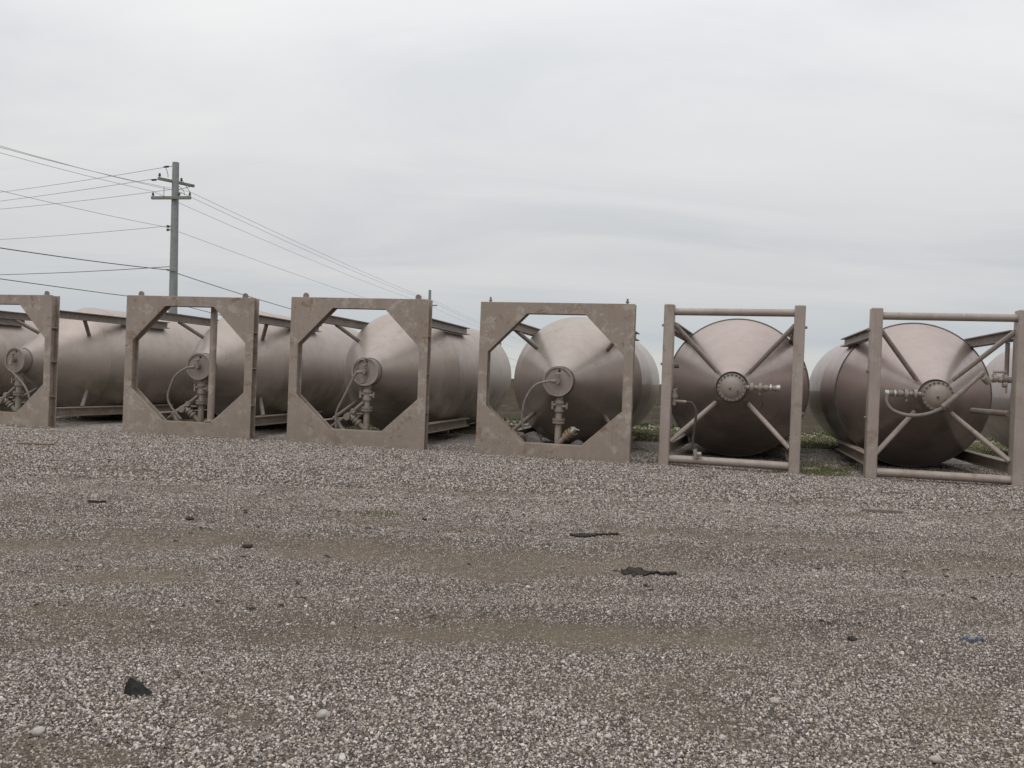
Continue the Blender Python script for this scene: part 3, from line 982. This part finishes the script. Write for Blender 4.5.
    if branch == 'left':
        # diagonal drain line and its bracket, on the tanks whose pipework leans left
        hose_part(root, [(-0.02, yo - 0.06, 0.80), (-0.22, yo - 0.08, 0.62), (-0.46, yo - 0.08, 0.44), (-0.66, yo - 0.08, 0.30)], 0.03, M_pipe, 'drain_line')
        hose_part(root, [(-0.55, yo - 0.1, 0.42), (-0.42, yo - 0.1, 0.24), (-0.26, yo - 0.06, 0.12)], 0.045, M_pipe, 'drain_line')

        def shoe(mb):
            mb.tube([(-0.33, yo - 0.16, 0.50), (-0.31, yo, 0.50)], 0.07, 10)
            mb.tube([(-0.21, yo - 0.14, 0.62), (-0.20, yo, 0.62)], 0.055, 10)
            mb.box(-0.16, -0.02, yo - 0.10, yo - 0.02, 0.56, 0.585)
        part('valve', 'shoe', shoe, M_pipe, dp)
    if hose:
        hose_part(root, hose, 0.022, M_hose)
        e0, e1 = Vector(hose[0]), Vector(hose[1])
        mb = MB(); d = (e1 - e0).normalized(); mb.tube([e0, e0 + d * 0.09], 0.034, 8)
        link('hose_end', mb.mesh('hose_end', M_pipe), root)
    if tube_post:
        part('tube_post', 'tpost', lambda mb: mb.tube([(0.37, 0.30, 0.2), (0.37, 0.30, HF - 0.08)], 0.068, 14), M_frameA, root)
        part('post_foot', 'tfoot', lambda mb: mb.lathe([(0.0, 0.0001), (0.0, 0.13), (0.035, 0.13), (0.04, 0.08), (0.06, 0.069)], 16, (0.37, 0.30, 0.272), 'z'), M_pipe, root)
    return root


def unit_b(loc, yaw, label, variant):
    root = tag(empty('bulk_tank', loc, -yaw), label, 'tank', GROUP)
    wp, dpth = 0.172, 0.22
    for sx in (-1, 1):
        def post(mb):
            c_ = sx * (WB / 2 - wp / 2)
            mb.box(c_ - wp / 2, c_ + wp / 2, 0.0, dpth, -0.03, HF)
        p = part('post', 'Bpost%d' % sx, post, M_frameB, root, bevel=0.014)

        def plate(mb):
            c_ = sx * (WB / 2 - wp / 2)
            mb.box(c_ - 0.06, c_ + 0.06, dpth + 0.0005, dpth + 0.10, 0.0, HF - 0.06)
        part('post_rib', 'Bprib%d' % sx, plate, M_frameB, root, bevel=0.004)
        for z in (1.75, 2.42, 1.0):
            o = part('bolt', 'bolt', lambda mb: mb.tube([(-0.025, 0, 0), (0.025, 0, 0)], 0.022, 6), M_beam, p)
            o.location = (sx * (WB / 2 + 0.012), 0.11, z)
    xi = WB / 2 - wp + 0.001
    part('top_bar', 'Btop', lambda mb: mb.tube([(-xi, 0.10, 2.655), (xi, 0.10, 2.655)], 0.063, 18), M_frameB, root)
    part('bottom_bar', 'Bbot', lambda mb: mb.tube([(-xi, 0.10, 0.125), (xi, 0.10, 0.125)], 0.069, 18), M_frameB, root)
    common(root, 'B', M_shellB)
    rails(root, 'B', 1.03, dpth + 0.103, 3.75, 2.40, 0.30, 3.9)
    for sx in (-1, 1):
        for sz in (-1, 1):
            part('brace', 'Bbr%d%d' % (sx, sz), lambda mb: mb.tube([(sx * 0.985, 0.17, HC + (1.06 if sz > 0 else -0.98)), (sx * 0.28, 0.84, HC + sz * 0.28)], 0.041, 12), M_frameB, root)
    dm = part('dome', 'Bdome', lambda mb: mb.lathe([(0.45, 0.0001), (0.453, 0.055), (0.465, 0.11), (0.49, 0.16), (0.525, 0.197), (0.53, 0.24), (0.575, 0.242), (0.58, 0.215), (0.74, 0.215), (0.80, 0.33), (0.82, 0.33)], 40, (0, 0, HC)), M_hub, root)
    for k in range(20):
        a = R(18 * k)
        o = part('bolt', 'dbolt', lambda mb: mb.tube([(0, 0.03, 0), (0, -0.015, 0)], 0.015, 6), M_rim, dm)
        o.location = (0.222 * math.cos(a), 0.52, HC + 0.222 * math.sin(a))
    for q in ((-0.02, -0.02), (0.11, -0.07)):
        o = part('plug', 'plug', lambda mb: mb.tube([(0, 0.03, 0), (0, -0.03, 0)], 0.02, 8), M_rim, dm)
        o.location = (q[0], 0.465, HC + q[1])
    s = 1 if variant == 'right' else -1

    def vp(mb):
        y = 0.60
        z = HC + 0.01 if s > 0 else HC + 0.02
        x = [0.24, 0.29, 0.31, 0.36, 0.38, 0.42, 0.45, 0.50, 0.53, 0.60, 0.68, 0.74]
        r_ = [0.04, 0.04, 0.085, 0.085, 0.045, 0.045, 0.08, 0.08, 0.052, 0.058, 0.05, 0.05]
        for i in range(0, 12, 2):
            mb.tube([(s * x[i], y, z), (s * x[i + 1], y, z)], [r_[i], r_[i + 1]], 12)
        mb.tube([(s * 0.3, y, z), (s * 0.72, y, z)], 0.036, 10)
        mb.tube([(s * 0.47, y, z), (s * 0.47, y - 0.02, z - 0.13)], 0.018, 7)
    vv = part('valve_pipe', 'Bvp' + variant, vp, M_hub, root)
    part('pipe_end', 'Bpe' + variant, lambda mb: (mb.tube([(s * 0.741, 0.60, HC + 0.015), (s * 0.80, 0.60, HC + 0.015)], 0.058, 12), mb.tube([(s * 0.63, 0.60, HC + 0.015), (s * 0.66, 0.60, HC + 0.015)], 0.064, 12)), M_steel, vv)
    return root


# U = (x, depth, yaw) fitted to the frames' corners
u0 = unit_a((-15.25, 18.9, 0), 0.22, 'tank at the far left edge, only its dark flank seen through the leftmost frame')
u1 = unit_a((-10.993, 17.601, 0), 0.29, 'tank whose octagon end frame is cut by the left edge of the photo',
            hose=[(0, 0.30, HC - 0.02), (0.08, 0.26, HC - 0.22), (0.40, 0.30, 0.86), (0.55, 0.32, 0.55), (0.50, 0.36, 0.22)], branch='left')
u2 = unit_a((-6.485, 16.431, 0.014), 0.177, 'tank with an upright tube standing in its octagon frame, below the utility pole',
            hose=[(-0.02, 0.30, HC - 0.01), (-0.20, 0.27, HC - 0.05), (-0.42, 0.25, 1.17), (-0.55, 0.25, 0.86), (-0.56, 0.27, 0.66), (-0.44, 0.30, 0.46), (-0.30, 0.33, 0.30)], branch='left', tube_post=True)
u3 = unit_a((-2.951, 15.594, 0.034), 0.213, 'tank with a straight hose slanting left from its hub, third octagon frame from left',
            hose=[(-0.02, 0.30, HC), (-0.10, 0.25, HC - 0.02), (-0.18, 0.25, HC - 0.16), (-0.36, 0.26, 0.87), (-0.50, 0.28, 0.58), (-0.51, 0.30, 0.28)], branch='left')
mb = MB()
bar_profile_ring(mb, 0.225, 0, 0, 0.014, 32)
hr = link('hub_ring', mb.mesh('hub_ring', M_hub), [c_ for c_ in u3.children if c_.name.startswith('hub')][0])
hr.scale = (0.52, 1, 1); hr.location = (-0.06, 0.40, HC + 0.01)
u4 = unit_a((0.731, 14.581, -0.009), 0.245, 'tank with looping hose and capped branch pipe, rust-marked octagon frame with two pins',
            hose=[(-0.02, 0.30, HC), (-0.16, 0.25, HC - 0.01), (-0.38, 0.23, HC - 0.09), (-0.55, 0.24, 1.05), (-0.61, 0.27, 0.74), (-0.59, 0.30, 0.50)], branch='right', pins=True)
u5 = unit_b((3.652, 13.788, 0.0), 0.305, 'glossy brown tank seen nose on behind two open posts, valve pointing right', 'right')
u6 = unit_b((6.864, 13.002, -0.015), 0.248, 'glossy brown tank in the rightmost post frame, looped hose, valve pointing left', 'left')
u7 = unit_b((10.45, 12.2, 0), 0.27, 'tank mostly past the right edge, a strip of flank behind the rightmost post', 'right')

# extra pipework, tank by tank
# U5: small valve on the left post, hose dropping to the bottom bar
mb = MB()
mb.tube([(-0.97, 0.12, 1.12), (-0.72, 0.10, 1.11)], 0.028, 9)
mb.tube([(-0.93, 0.11, 1.05), (-0.93, 0.11, 1.32)], 0.035, 9)
mb.tube([(-0.93, 0.11, 1.18), (-0.93, 0.11, 1.24)], 0.06, 8)
mb.tube([(-0.98, 0.09, 1.30), (-0.88, 0.09, 1.33)], 0.014, 6)
vv5 = link('gauge_valve', mb.mesh('gauge_valve', M_pipe), u5)
hose_part(u5, [(-0.74, 0.10, 1.11), (-0.62, 0.09, 1.09), (-0.55, 0.07, 0.95), (-0.56, 0.05, 0.70), (-0.58, 0.03, 0.42), (-0.54, 0.02, 0.30)], 0.022, M_rubber)
mb = MB(); mb.tube([(-0.545, 0.02, 0.32), (-0.51, 0.02, 0.17)], 0.035, 9); mb.tube([(-0.50, 0.0, 0.24), (-0.43, 0.0, 0.24)], 0.04, 9)
link('hose_end', mb.mesh('hose_end', M_hub), u5)
hose_part(u5, [(0.47, 0.47, HC - 0.10), (0.50, 0.46, HC - 0.18), (0.53, 0.48, HC - 0.26), (0.50, 0.52, HC - 0.34)], 0.009, M_rubber, 'cable')
mb = MB(); mb.tube([(-0.96, 0.20, 1.72), (-0.88, 0.20, 1.72)], 0.035, 10)
link('stub_pipe', mb.mesh('stub_pipe', M_rim), u5)
# U6: looped hose under the dome, thick hose rising to the valve cluster by the right post
hose_part(u6, [(-0.78, 0.48, HC + 0.0), (-0.80, 0.44, HC - 0.12), (-0.70, 0.40, HC - 0.26), (-0.46, 0.34, HC - 0.33), (-0.20, 0.28, HC - 0.29), (0.02, 0.23, HC - 0.17), (0.16, 0.22, HC - 0.03)], 0.030, M_hose)
mb = MB()
mb.tube([(0.00, 0.22, HC - 0.17), (0.32, 0.20, HC + 0.14)], 0.042, 12)
link('hose_sleeve', mb.mesh('hose_sleeve', M_hose), u6)
hose_part(u6, [(0.30, 0.20, HC + 0.12), (0.44, 0.21, HC + 0.27), (0.58, 0.24, HC + 0.41)], 0.034, M_beam)
mb = MB()
mb.tube([(0.57, 0.24, HC + 0.40), (0.60, 0.26, HC + 0.27)], 0.03, 10)
mb.tube([(0.57, 0.22, HC + 0.33), (0.66, 0.27, HC + 0.25)], 0.055, 10)
for i, x_ in enumerate((0.66, 0.72, 0.80, 0.87, 0.93)):
    mb.tube([(x_, 0.28, HC + 0.30 + 0.02 * (i % 2)), (x_ + 0.05, 0.28, HC + 0.30 + 0.02 * (i % 2))], 0.05 + 0.02 * (i % 2), 12)
mb.tube([(0.62, 0.28, HC + 0.30), (1.0, 0.28, HC + 0.31)], 0.034, 10)
mb.tube([(0.72, 0.26, HC + 0.42), (0.90, 0.26, HC + 0.42)], 0.02, 8)
mb.tube([(0.74, 0.26, HC + 0.32), (0.74, 0.26, HC + 0.44)], 0.018, 8)
mb.tube([(0.86, 0.26, HC + 0.22), (0.92, 0.26, HC + 0.22)], 0.045, 10)
mb.tube([(0.91, 0.25, HC + 0.30), (0.91, 0.25, HC + 0.08)], 0.016, 8)
link('valve_cluster', mb.mesh('valve_cluster', M_hub), u6)
mb = MB(); mb.tube([(0.93, 0.33, HC + 0.36), (0.93, 0.33, 2.28)], 0.034, 10)
link('riser_pipe', mb.mesh('riser_pipe', M_beam), u6)
mb = MB(); mb.tube([(0.62, 0.95, HC - 0.22), (0.985, 0.42, HC - 0.24), (0.985, 0.30, HC - 0.24)], 0.05, 12)
link('stub_pipe', mb.mesh('stub_pipe', M_beam), u6)

# ------------------------------------------------------------------ utility poles and wires
M_pole = plain('weathered pole', (0.20, 0.225, 0.215), (0.27, 0.295, 0.28), 6, 0.8, 0.0, 0.006)
M_arm = plain('cross arm timber', (0.17, 0.165, 0.15), (0.26, 0.25, 0.23), 9, 0.8)
M_ins = plain('insulator', (0.035, 0.035, 0.04), (0.07, 0.065, 0.07), 20, 0.35)
M_wire = plain('wire', (0.30, 0.305, 0.315), (0.36, 0.365, 0.375), 2, 0.6)
M_cable = plain('cable jacket', (0.018, 0.018, 0.022), (0.035, 0.035, 0.04), 2, 0.6)
DL = Vector((6.4, 50.0, 0)).normalized()
AX = Vector((DL.y, -DL.x, 0))
BX = Vector((0.62, 0.785, 0))
PX = Vector((-14.88, 36.0, 0))


def pole_builder(pos, label, detail=True, top=10.26):
    root = tag(empty('utility_pole', pos), label, 'utility pole', 'utility poles of the line behind the tanks')
    root.rotation_euler = (0, -0.012, 0)
    mb = MB()
    mb.tube([(0.02 - 0.005 * k, 0, top * k / 8 - 0.3 * (k == 0)) for k in range(9)], [0.205 - 0.066 * k / 8 for k in range(9)], 14)
    link('shaft', mb.mesh('shaft', M_pole), root)
    mb = MB(); a = AX
    mb.beam(a * -1.02 + Vector((0, -0.21, 8.68)), a * 0.80 + Vector((0, -0.21, 8.68)), 0.10, 0.13)
    arm = link('cross_arm', mb.mesh('cross_arm', M_arm, bevel=0.008), root)
    if not detail:
        return root
    mb = MB(); mb.beam(BX * -0.62 + Vector((-0.14, -0.10, 9.42)), BX * 1.06 + Vector((-0.14, -0.10, 9.42)), 0.10, 0.12)
    arm2 = link('cross_arm', mb.mesh('cross_arm', M_arm, bevel=0.008), root)
    pin = MB(); pin.lathe([(0.0, 0.02), (0.05, 0.02), (0.05, 0.07), (0.09, 0.075), (0.10, 0.05), (0.13, 0.06), (0.16, 0.05), (0.19, 0.055), (0.21, 0.03), (0.212, 0.001)], 12, (0, 0, 0), 'z')
    pm = pin.mesh('insulator', M_ins)
    for d in (-0.95, 0.26, 0.75):
        o = link('insulator', pm, arm); o.location = a * d + Vector((0, -0.21, 8.745)); o.scale = (0.75, 0.75, 0.8)
    for d in (-0.55, 0.45):
        o = link('insulator', pm, arm2); o.location = BX * d + Vector((-0.14, -0.10, 9.48)); o.scale = (0.8, 0.8, 0.85)
    # strain insulators towards the side branch, spool insulators lower down, jumpers
    bd = Vector((-0.93, 0.37, 0)).normalized()
    for p0 in (Vector((-0.14, 0, 10.10)), BX * -0.5 + Vector((-0.14, -0.1, 9.40)), BX * 0.5 + Vector((-0.14, -0.1, 9.0))):
        mb = MB()
        mb.tube([p0, p0 + bd * 0.25], 0.014, 6)
        for k in range(4):
            q = p0 + bd * (0.26 + 0.06 * k)
            mb.tube([q, q + bd * 0.035], 0.045, 8)
        mb.tube([p0 + bd * 0.24, p0 + bd * 0.55], 0.015, 6)
        link('strain_insulator', mb.mesh('strain_insulator', M_ins), root)
    mb = MB()
    for z in (7.45, 7.30):
        mb.tube([(-0.15, -0.1, z), (-0.30, -0.12, z)], 0.03, 8)
        mb.tube([(-0.26, -0.12, z - 0.05), (-0.26, -0.12, z + 0.05)], 0.05, 8)
    link('spool_bracket', mb.mesh('spool_bracket', M_ins), root)
    J = [[(-0.4, -0.1, 9.98), (-0.32, -0.1, 9.75), (-0.3, -0.1, 9.58)], [BX * 0.45 + Vector((-0.14, -0.1, 9.6)), Vector((0.45, 0.0, 9.25)), AX * 0.75 + Vector((0, -0.21, 8.93))],
         [Vector((0.2, -0.1, 9.2)), Vector((0.42, -0.2, 9.0)), AX * 0.5 + Vector((0, -0.21, 8.8))], [(-0.45, -0.15, 9.15), (-0.42, -0.2, 8.9), (-0.42, -0.2, 8.62)], [(-0.14, 0, 9.05), (0.3, -0.1, 9.1), (0.75, 0.1, 9.3)]]
    for q in J:
        mb = MB(); mb.tube(spline(q, 5), 0.012, 5)
        link('jumper', mb.mesh('jumper', M_cable), root)
    mb = MB(); mb.box(-0.2, 0.2, -0.215, -0.19, 5.5, 5.58); mb.tube([(-0.16, -0.1, 5.58), (-0.3, -0.12, 5.58)], 0.025, 8)
    link('cable_clamp', mb.mesh('cable_clamp', M_arm), root)
    return root


P = [PX + DL * (50.4 * k) for k in range(-1, 5)]
pole_builder(P[1], 'tall grey-green utility pole rising behind the second octagon frame')
pole_builder(P[2] + Vector((-0.3, 0, 0)), 'small distant utility pole whose tip shows above the third octagon frame', False, 10.3)
pole_builder(P[3], 'faint far utility pole hidden among the tanks in the middle', False, 10.3)


def wire(name_label, pts_spans, r, mat, cat='wire', group='overhead wires on the utility pole'):
    pts = []
    for a, b_, sag in pts_spans:
        a, b_ = Vector(a), Vector(b_)
        seg = 22
        for k in range(seg + (1 if (a, b_, sag) == pts_spans[-1] else 1)):
            t_ = k / seg
            p = a.lerp(b_, t_)
            p.z -= 4 * sag * t_ * (1 - t_)
            if not pts or (p - pts[-1]).length > 0.02:
                pts.append(p)
    mb = MB(); mb.tube(pts, r, 5)
    o = link('overhead_wire', mb.mesh('overhead_wire', mat))
    tag(o, name_label, cat, group)
    return o


def main_line(off, z, sag, label, r=0.009, mat=None, sag2=None):
    off -= 0.11
    q = [p + AX * off + Vector((0, -0.21, z)) for p in P[:5]]
    wire(label, [(q[k], q[k + 1], sag if k == 0 else (sag2 or sag)) for k in range(4)], r, mat or M_wire)


main_line(-0.95, 8.95, 1.35, 'thin wire on the left end of the lower cross arm of the pole', sag2=0.25)
main_line(0.26, 8.95, 1.5, 'thin wire crossing the pole just right of the shaft on the lower cross arm', sag2=0.25)
main_line(0.75, 8.95, 1.75, 'thin wire on the right tip of the lower cross arm, running away to the right', sag2=0.2)
main_line(-0.26, 7.40, 1.05, 'thin wire fixed to the spool bracket midway up the pole, sloping down to the right', sag2=0.2)
main_line(-0.20, 5.55, 1.0, 'dark thick cable clamped to the pole above the frames, sloping down from the left edge', 0.017, M_cable, 0.6)
main_line(-0.20, 4.20, 0.4, 'dark cable lowest on the pole, passing just above the two left frames', 0.014, M_cable, 0.6)
BD = Vector((-12.0, 7.2, 0)).normalized()


def branch_line(p0, dz, sag, label, r=0.011, mat=None):
    a = PX + Vector(p0)
    b_ = a + BD * 46 + Vector((0, 0, dz))
    wire(label, [(a, b_, sag)], r, mat or M_wire, group='overhead wires branching off left of the pole')


branch_line((-0.55, 0.15, 10.10), 1.5, 0.5, 'wire tied to the very top of the pole and running off left')
branch_line((-1.0, -0.35, 9.42), 1.5, 0.5, 'wire tied to the left end of the upper cross arm and running off left')
branch_line((-0.35, 0.45, 9.2), 1.9, 0.5, 'wire running off left from between the two cross arms')
branch_line((-0.28, 0.0, 7.50), 1.9, 0.5, 'thin wire running off left from the spool bracket midway up the pole')
branch_line((-0.2, 0.0, 5.72), 1.7, 0.5, 'dark cable running off left from the clamp above the frames', 0.015, M_cable)

# ------------------------------------------------------------------ litter on the gravel
M_black = plain('black plastic', (0.006, 0.006, 0.006), (0.016, 0.015, 0.014), 30, 0.6, 0, 0.004, 0.25)
M_rag = plain('torn rubber', (0.012, 0.010, 0.009), (0.05, 0.041, 0.035), 25, 0.9, 0, 0.006, 0.15)
M_wood = plain('old timber', (0.12, 0.10, 0.085), (0.22, 0.19, 0.165), 14, 0.85)
M_brown = plain('orange brown board', (0.12, 0.068, 0.035), (0.20, 0.125, 0.07), 12, 0.8)
M_blue = plain('blue plastic film', (0.07, 0.085, 0.115), (0.20, 0.22, 0.25), 20, 0.4)
M_pale = plain('pale stone', (0.30, 0.27, 0.24), (0.46, 0.425, 0.385), 22, 0.85, 0, 0.004)
M_clod = plain('dark clod', (0.018, 0.015, 0.013), (0.05, 0.042, 0.035), 25, 0.95, 0, 0.006)


def ground_z(x, y):
    return float(height(np.array([x]), np.array([y]))[0])


def lump(name, px_, py_, sx, sy, sz, mat, label, cat, group=None, seed=1, crag=0.45, rot=0.0, sub=3, sink=0.2):
    g = ground_at(px_, py_)
    bm = bmesh.new()
    bmesh.ops.create_icosphere(bm, subdivisions=sub, radius=0.5)
    rr = np.random.default_rng(seed)
    ph = rr.uniform(0, 20, 3)
    from mathutils import noise as mn
    for v in bm.verts:
        q = v.co.copy()
        d = mn.noise(Vector((q.x * 2.2 + ph[0], q.y * 2.2 + ph[1], q.z * 2.2 + ph[2]))) + 0.5 * mn.noise(Vector((q.x * 5 + ph[1], q.y * 5 + ph[2], q.z * 5 + ph[0])))
        q *= 1 + crag * d
        v.co = Vector((q.x * sx, q.y * sy, q.z * sz))
    me = bpy.data.meshes.new(name)
    bm.to_mesh(me); bm.free()
    me.shade_smooth(); me.set_sharp_from_angle(angle=R(38))
    me.materials.append(mat)
    o = link(name, me)
    o.location = (g.x, g.y, ground_z(g.x, g.y) + sz * (0.5 - sink) + 0.004)
    o.rotation_euler = (0, 0, rot)
    return tag(o, label, cat, group)


def strip(name, px0, py0, px1, py1, w, mat, label, cat, seed=1, th=0.012, curl=0.03, n=24):
    """an irregular torn strip lying on the gravel"""
    a, b_ = ground_at(px0, py0), ground_at(px1, py1)
    rr = np.random.default_rng(seed)
    d = (b_ - a); ln = d.length; d.normalize(); s = Vector((-d.y, d.x, 0))
    vs, fs = [], []
    for k in range(n + 1):
        t_ = k / n
        prof = max(0.12, math.sin(math.pi * min(1.0, t_ / 0.55 + 0.06)) ** 0.8 if t_ < 0.52 else 0.12 + 0.1 * rr.random())
        ww = w * prof * (0.75 + 0.45 * rr.random())
        c_ = a + d * ln * t_ + s * (rr.random() - 0.5) * w * 0.5
        z = ground_z(c_.x, c_.y) + 0.014
        zc = 0.55 * curl * rr.random() ** 2 * (1.5 - t_)
        for q, hz_ in ((-0.5, 0.0), (-0.1, zc), (0.25, zc * 0.7), (0.5, 0.004)):
            p = c_ + s * ww * q
            vs.append((p.x, p.y, z + hz_ + th))
        for q in (-0.5, 0.5):
            p = c_ + s * ww * q
            vs.append((p.x, p.y, z - 0.012))
    for k in range(n):
        o_, q = k * 6, k * 6 + 6
        for i, j in ((0, 1), (1, 2), (2, 3), (3, 5), (5, 4), (4, 0)):
            fs.append((o_ + i, o_ + j, q + j, q + i))
    fs += [(0, 1, 2, 3, 5, 4), tuple(n * 6 + i for i in (4, 5, 3, 2, 1, 0))]
    org = Vector(vs[0])
    mb = MB(); mb.add([Vector(v) - org for v in vs], fs)
    o = link(name, mb.mesh(name, mat, ang=50))
    o.location = org
    return tag(o, label, cat)


# scattered dark crumbs of rubber and mud, far too many and too small to count
n = 1500
x = rng.uniform(-8.5, 9.5, n); y = rng.uniform(4.6, 12.5, n)
k = (rng.random(n) < sstep(0.52, 0.68, fbm(x * 1.1, y * 3.2, 401))) & (np.abs(x) < 0.66 * y + 0.5)
x, y = x[k], y[k]
n = len(x)
V, F = [], []
hz_ = height(x, y)
for q in range(n):
    ln, wd = rng.uniform(0.008, 0.028) * (2.0 if rng.random() < 0.06 else 1), rng.uniform(0.006, 0.014)
    a = rng.normal(0, 0.5); ca, sa = math.cos(a), math.sin(a); th_ = rng.uniform(0.004, 0.012); o_ = len(V)
    for lx, ly, lz in ((-1, -0.3, 0), (-0.4, 1, 0), (0.7, 0.8, 0), (1, -0.2, 0), (0.1, -1, 0), (-0.5, -0.2, 1), (0.3, 0.3, 1), (0.2, -0.4, 0.8)):
        lx += rng.normal(0, 0.15); ly += rng.normal(0, 0.15)
        V.append((x[q] + (lx * ca * ln - ly * sa * wd), y[q] + (lx * sa * ln + ly * ca * wd), hz_[q] + 0.010 + lz * th_))
    F += [tuple(o_ + i for i in f) for f in ((0, 1, 5), (1, 6, 5), (1, 2, 6), (2, 3, 6), (3, 7, 6), (3, 4, 7), (4, 0, 5), (4, 5, 7), (5, 6, 7))]
me = bpy.data.meshes.new('dark_crumbs')
me.from_pydata(V, [], F)
me.materials.append(M_clod)
o = link('dark_crumbs', me); o['kind'] = 'stuff'
# black crumpled plastic with a peak, lower left
g = ground_at(136, 694)
mb = MB()
gz = ground_z(g.x, g.y)
ringp = [(-0.045, -0.02), (-0.03, 0.035), (0.01, 0.045), (0.055, 0.02), (0.085, -0.012), (0.05, -0.035), (0.0, -0.045)]
mid = [(-0.036, -0.012, 0.032), (-0.030, 0.012, 0.040), (-0.005, 0.016, 0.034), (0.028, 0.008, 0.026), (0.052, -0.008, 0.012), (0.022, -0.022, 0.020), (-0.014, -0.024, 0.028)]
vs = [(p[0], p[1], -0.01) for p in ringp] + mid + [(-0.030, -0.002, 0.066)] + [(0.006, -0.004, 0.042)]
k7 = 7
fs = [(k, (k + 1) % k7, k7 + (k + 1) % k7, k7 + k) for k in range(k7)] + [(7, 8, 14), (8, 9, 14), (9, 15, 14), (9, 10, 15), (10, 11, 15), (11, 12, 15), (12, 13, 15), (13, 14, 15), (13, 7, 14)]
mb.add(vs, fs)
me = mb.mesh('black_scrap', M_black, ang=25)
bm = bmesh.new(); bm.from_mesh(me)
bmesh.ops.subdivide_edges(bm, edges=bm.edges, cuts=3, use_grid_fill=True)
from mathutils import noise as mn0
for v in bm.verts:
    if v.co.z > 0.0:
        v.co += mn0.noise_vector(v.co * 45) * 0.007 + mn0.noise_vector(v.co * 110) * 0.0035
        v.co.z = v.co.z * 0.86
bm.to_mesh(me); bm.free()
me.shade_smooth(); me.set_sharp_from_angle(angle=R(25))
o = link('black_scrap', me); o.location = (g.x, g.y, gz + 0.012)
tag(o, 'crumpled black plastic scrap with a raised peak on the gravel at lower left', 'scrap')
strip('rubber_strip', 621, 572, 677, 576, 0.22, M_rag, 'flat torn black rubber strip on the gravel below the open post frames', 'scrap', 5, 0.003, 0.024)
strip('rubber_strip', 572, 536, 618, 533, 0.13, M_rag, 'thin frayed dark strip on the gravel below the rust-marked octagon frame', 'scrap', 8, 0.002, 0.010)
strip('rubber_strip', 88, 502, 106, 502.4, 0.05, M_rag, 'short thin dark shred lying on the gravel far to the left', 'scrap', 13, 0.005, 0.015, 10)
strip('plastic_film', 964, 637.5, 984, 638.5, 0.06, M_blue, 'crumpled pale blue plastic film half buried in gravel near the right edge', 'litter', 12, 0.006, 0.02)


def plank(px0, py0, px1, py1, w, h, mat, label):
    a, b_ = ground_at(px0, py0), ground_at(px1, py1)
    c_ = (a + b_) / 2
    mb = MB(); d = (b_ - a) / 2
    mb.beam(-d, d, w, h)
    o = link('plank', mb.mesh('plank', mat, bevel=0.004))
    o.location = (c_.x, c_.y, ground_z(c_.x, c_.y) + h / 2 + 0.008)
    return tag(o, label, 'plank', 'boards lying on the gravel')


plank(863, 511, 902, 513, 0.06, 0.035, M_wood, 'weathered grey plank lying on gravel below the rightmost tank')
plank(18, 444, 52, 445.5, 0.10, 0.022, M_brown, 'orange-brown board lying in front of the leftmost octagon frame')
for i, (x_, y_, s_, sd_, lb) in enumerate(((190, 517, 0.075, 3, 'dark round clod on gravel below the frame with the upright tube'), (248, 545, 0.075, 4, 'low dark clod on the brown track left of centre'),
                                  (424, 520, 0.05, 6, 'small dark clod on gravel below the third octagon frame'), (852, 634, 0.06, 9, 'dark clod in the brown wheel track at right'))):
    lump('clod', x_, y_, s_, s_ * 0.8, s_ * 0.45, M_clod, lb, 'clod', 'dark clods on the gravel', sd_)
for i, (x_, y_, w_, sd_, lb) in enumerate(((38, 736, 13, 21, 'pale oval stone near the lower left corner'), (323, 717, 13, 22, 'pale angular stone left of the middle, below the black scrap'), (584, 726, 8, 23, 'pale yellowish stone in the bottom centre gravel'),
                                  (775, 703, 9, 24, 'flat pale stone in the gravel right of the centre'), (723, 738, 9, 25, 'pale stone nearest the bottom edge right of the centre'), (936, 759, 12, 26, 'pale stone by the bottom edge at lower right'), (608, 738, 8, 27, 'small whitish stone at the bottom just right of the yellowish one'))):
    g = ground_at(x_, y_)
    s_ = w_ / 824 * g.y
    lump('stone', x_, y_, s_ * 0.98, s_ * 0.78, s_ * 0.7, M_pale, lb, 'stone', 'larger pale stones in the gravel', sd_, 0.3)
# rubble and old hose lying inside the rust-marked octagon frame
M_rock = plain('grey rubble', (0.07, 0.063, 0.056), (0.17, 0.153, 0.138), 12, 0.9, 0, 0.01)
for lx, ly, s_, sd_, lb in ((-0.80, 0.62, 0.46, 31, 'dark grey rubble lump by the left foot inside the rust-marked octagon frame'), (-0.42, 0.55, 0.40, 32, 'grey rubble lump just left of the branch pipe in the rust-marked frame'),
                            (0.42, 0.62, 0.36, 33, 'pale rubble lump right of the branch pipe in the rust-marked frame'), (-0.62, 0.95, 0.44, 34, 'dark rubble lump furthest back under the tank in the rust-marked frame')):
    w = Vector((0.731, 14.581, 0)) + Matrix.Rotation(-0.245, 3, 'Z') @ Vector((lx, ly, 0))
    o = lump('rubble', 600, 600, s_, s_ * 0.75, s_ * 1.0, M_rock, lb, 'rubble', 'rubble under the tank', sd_, 0.55)
    o.location = (w.x, w.y, s_ * 0.36)
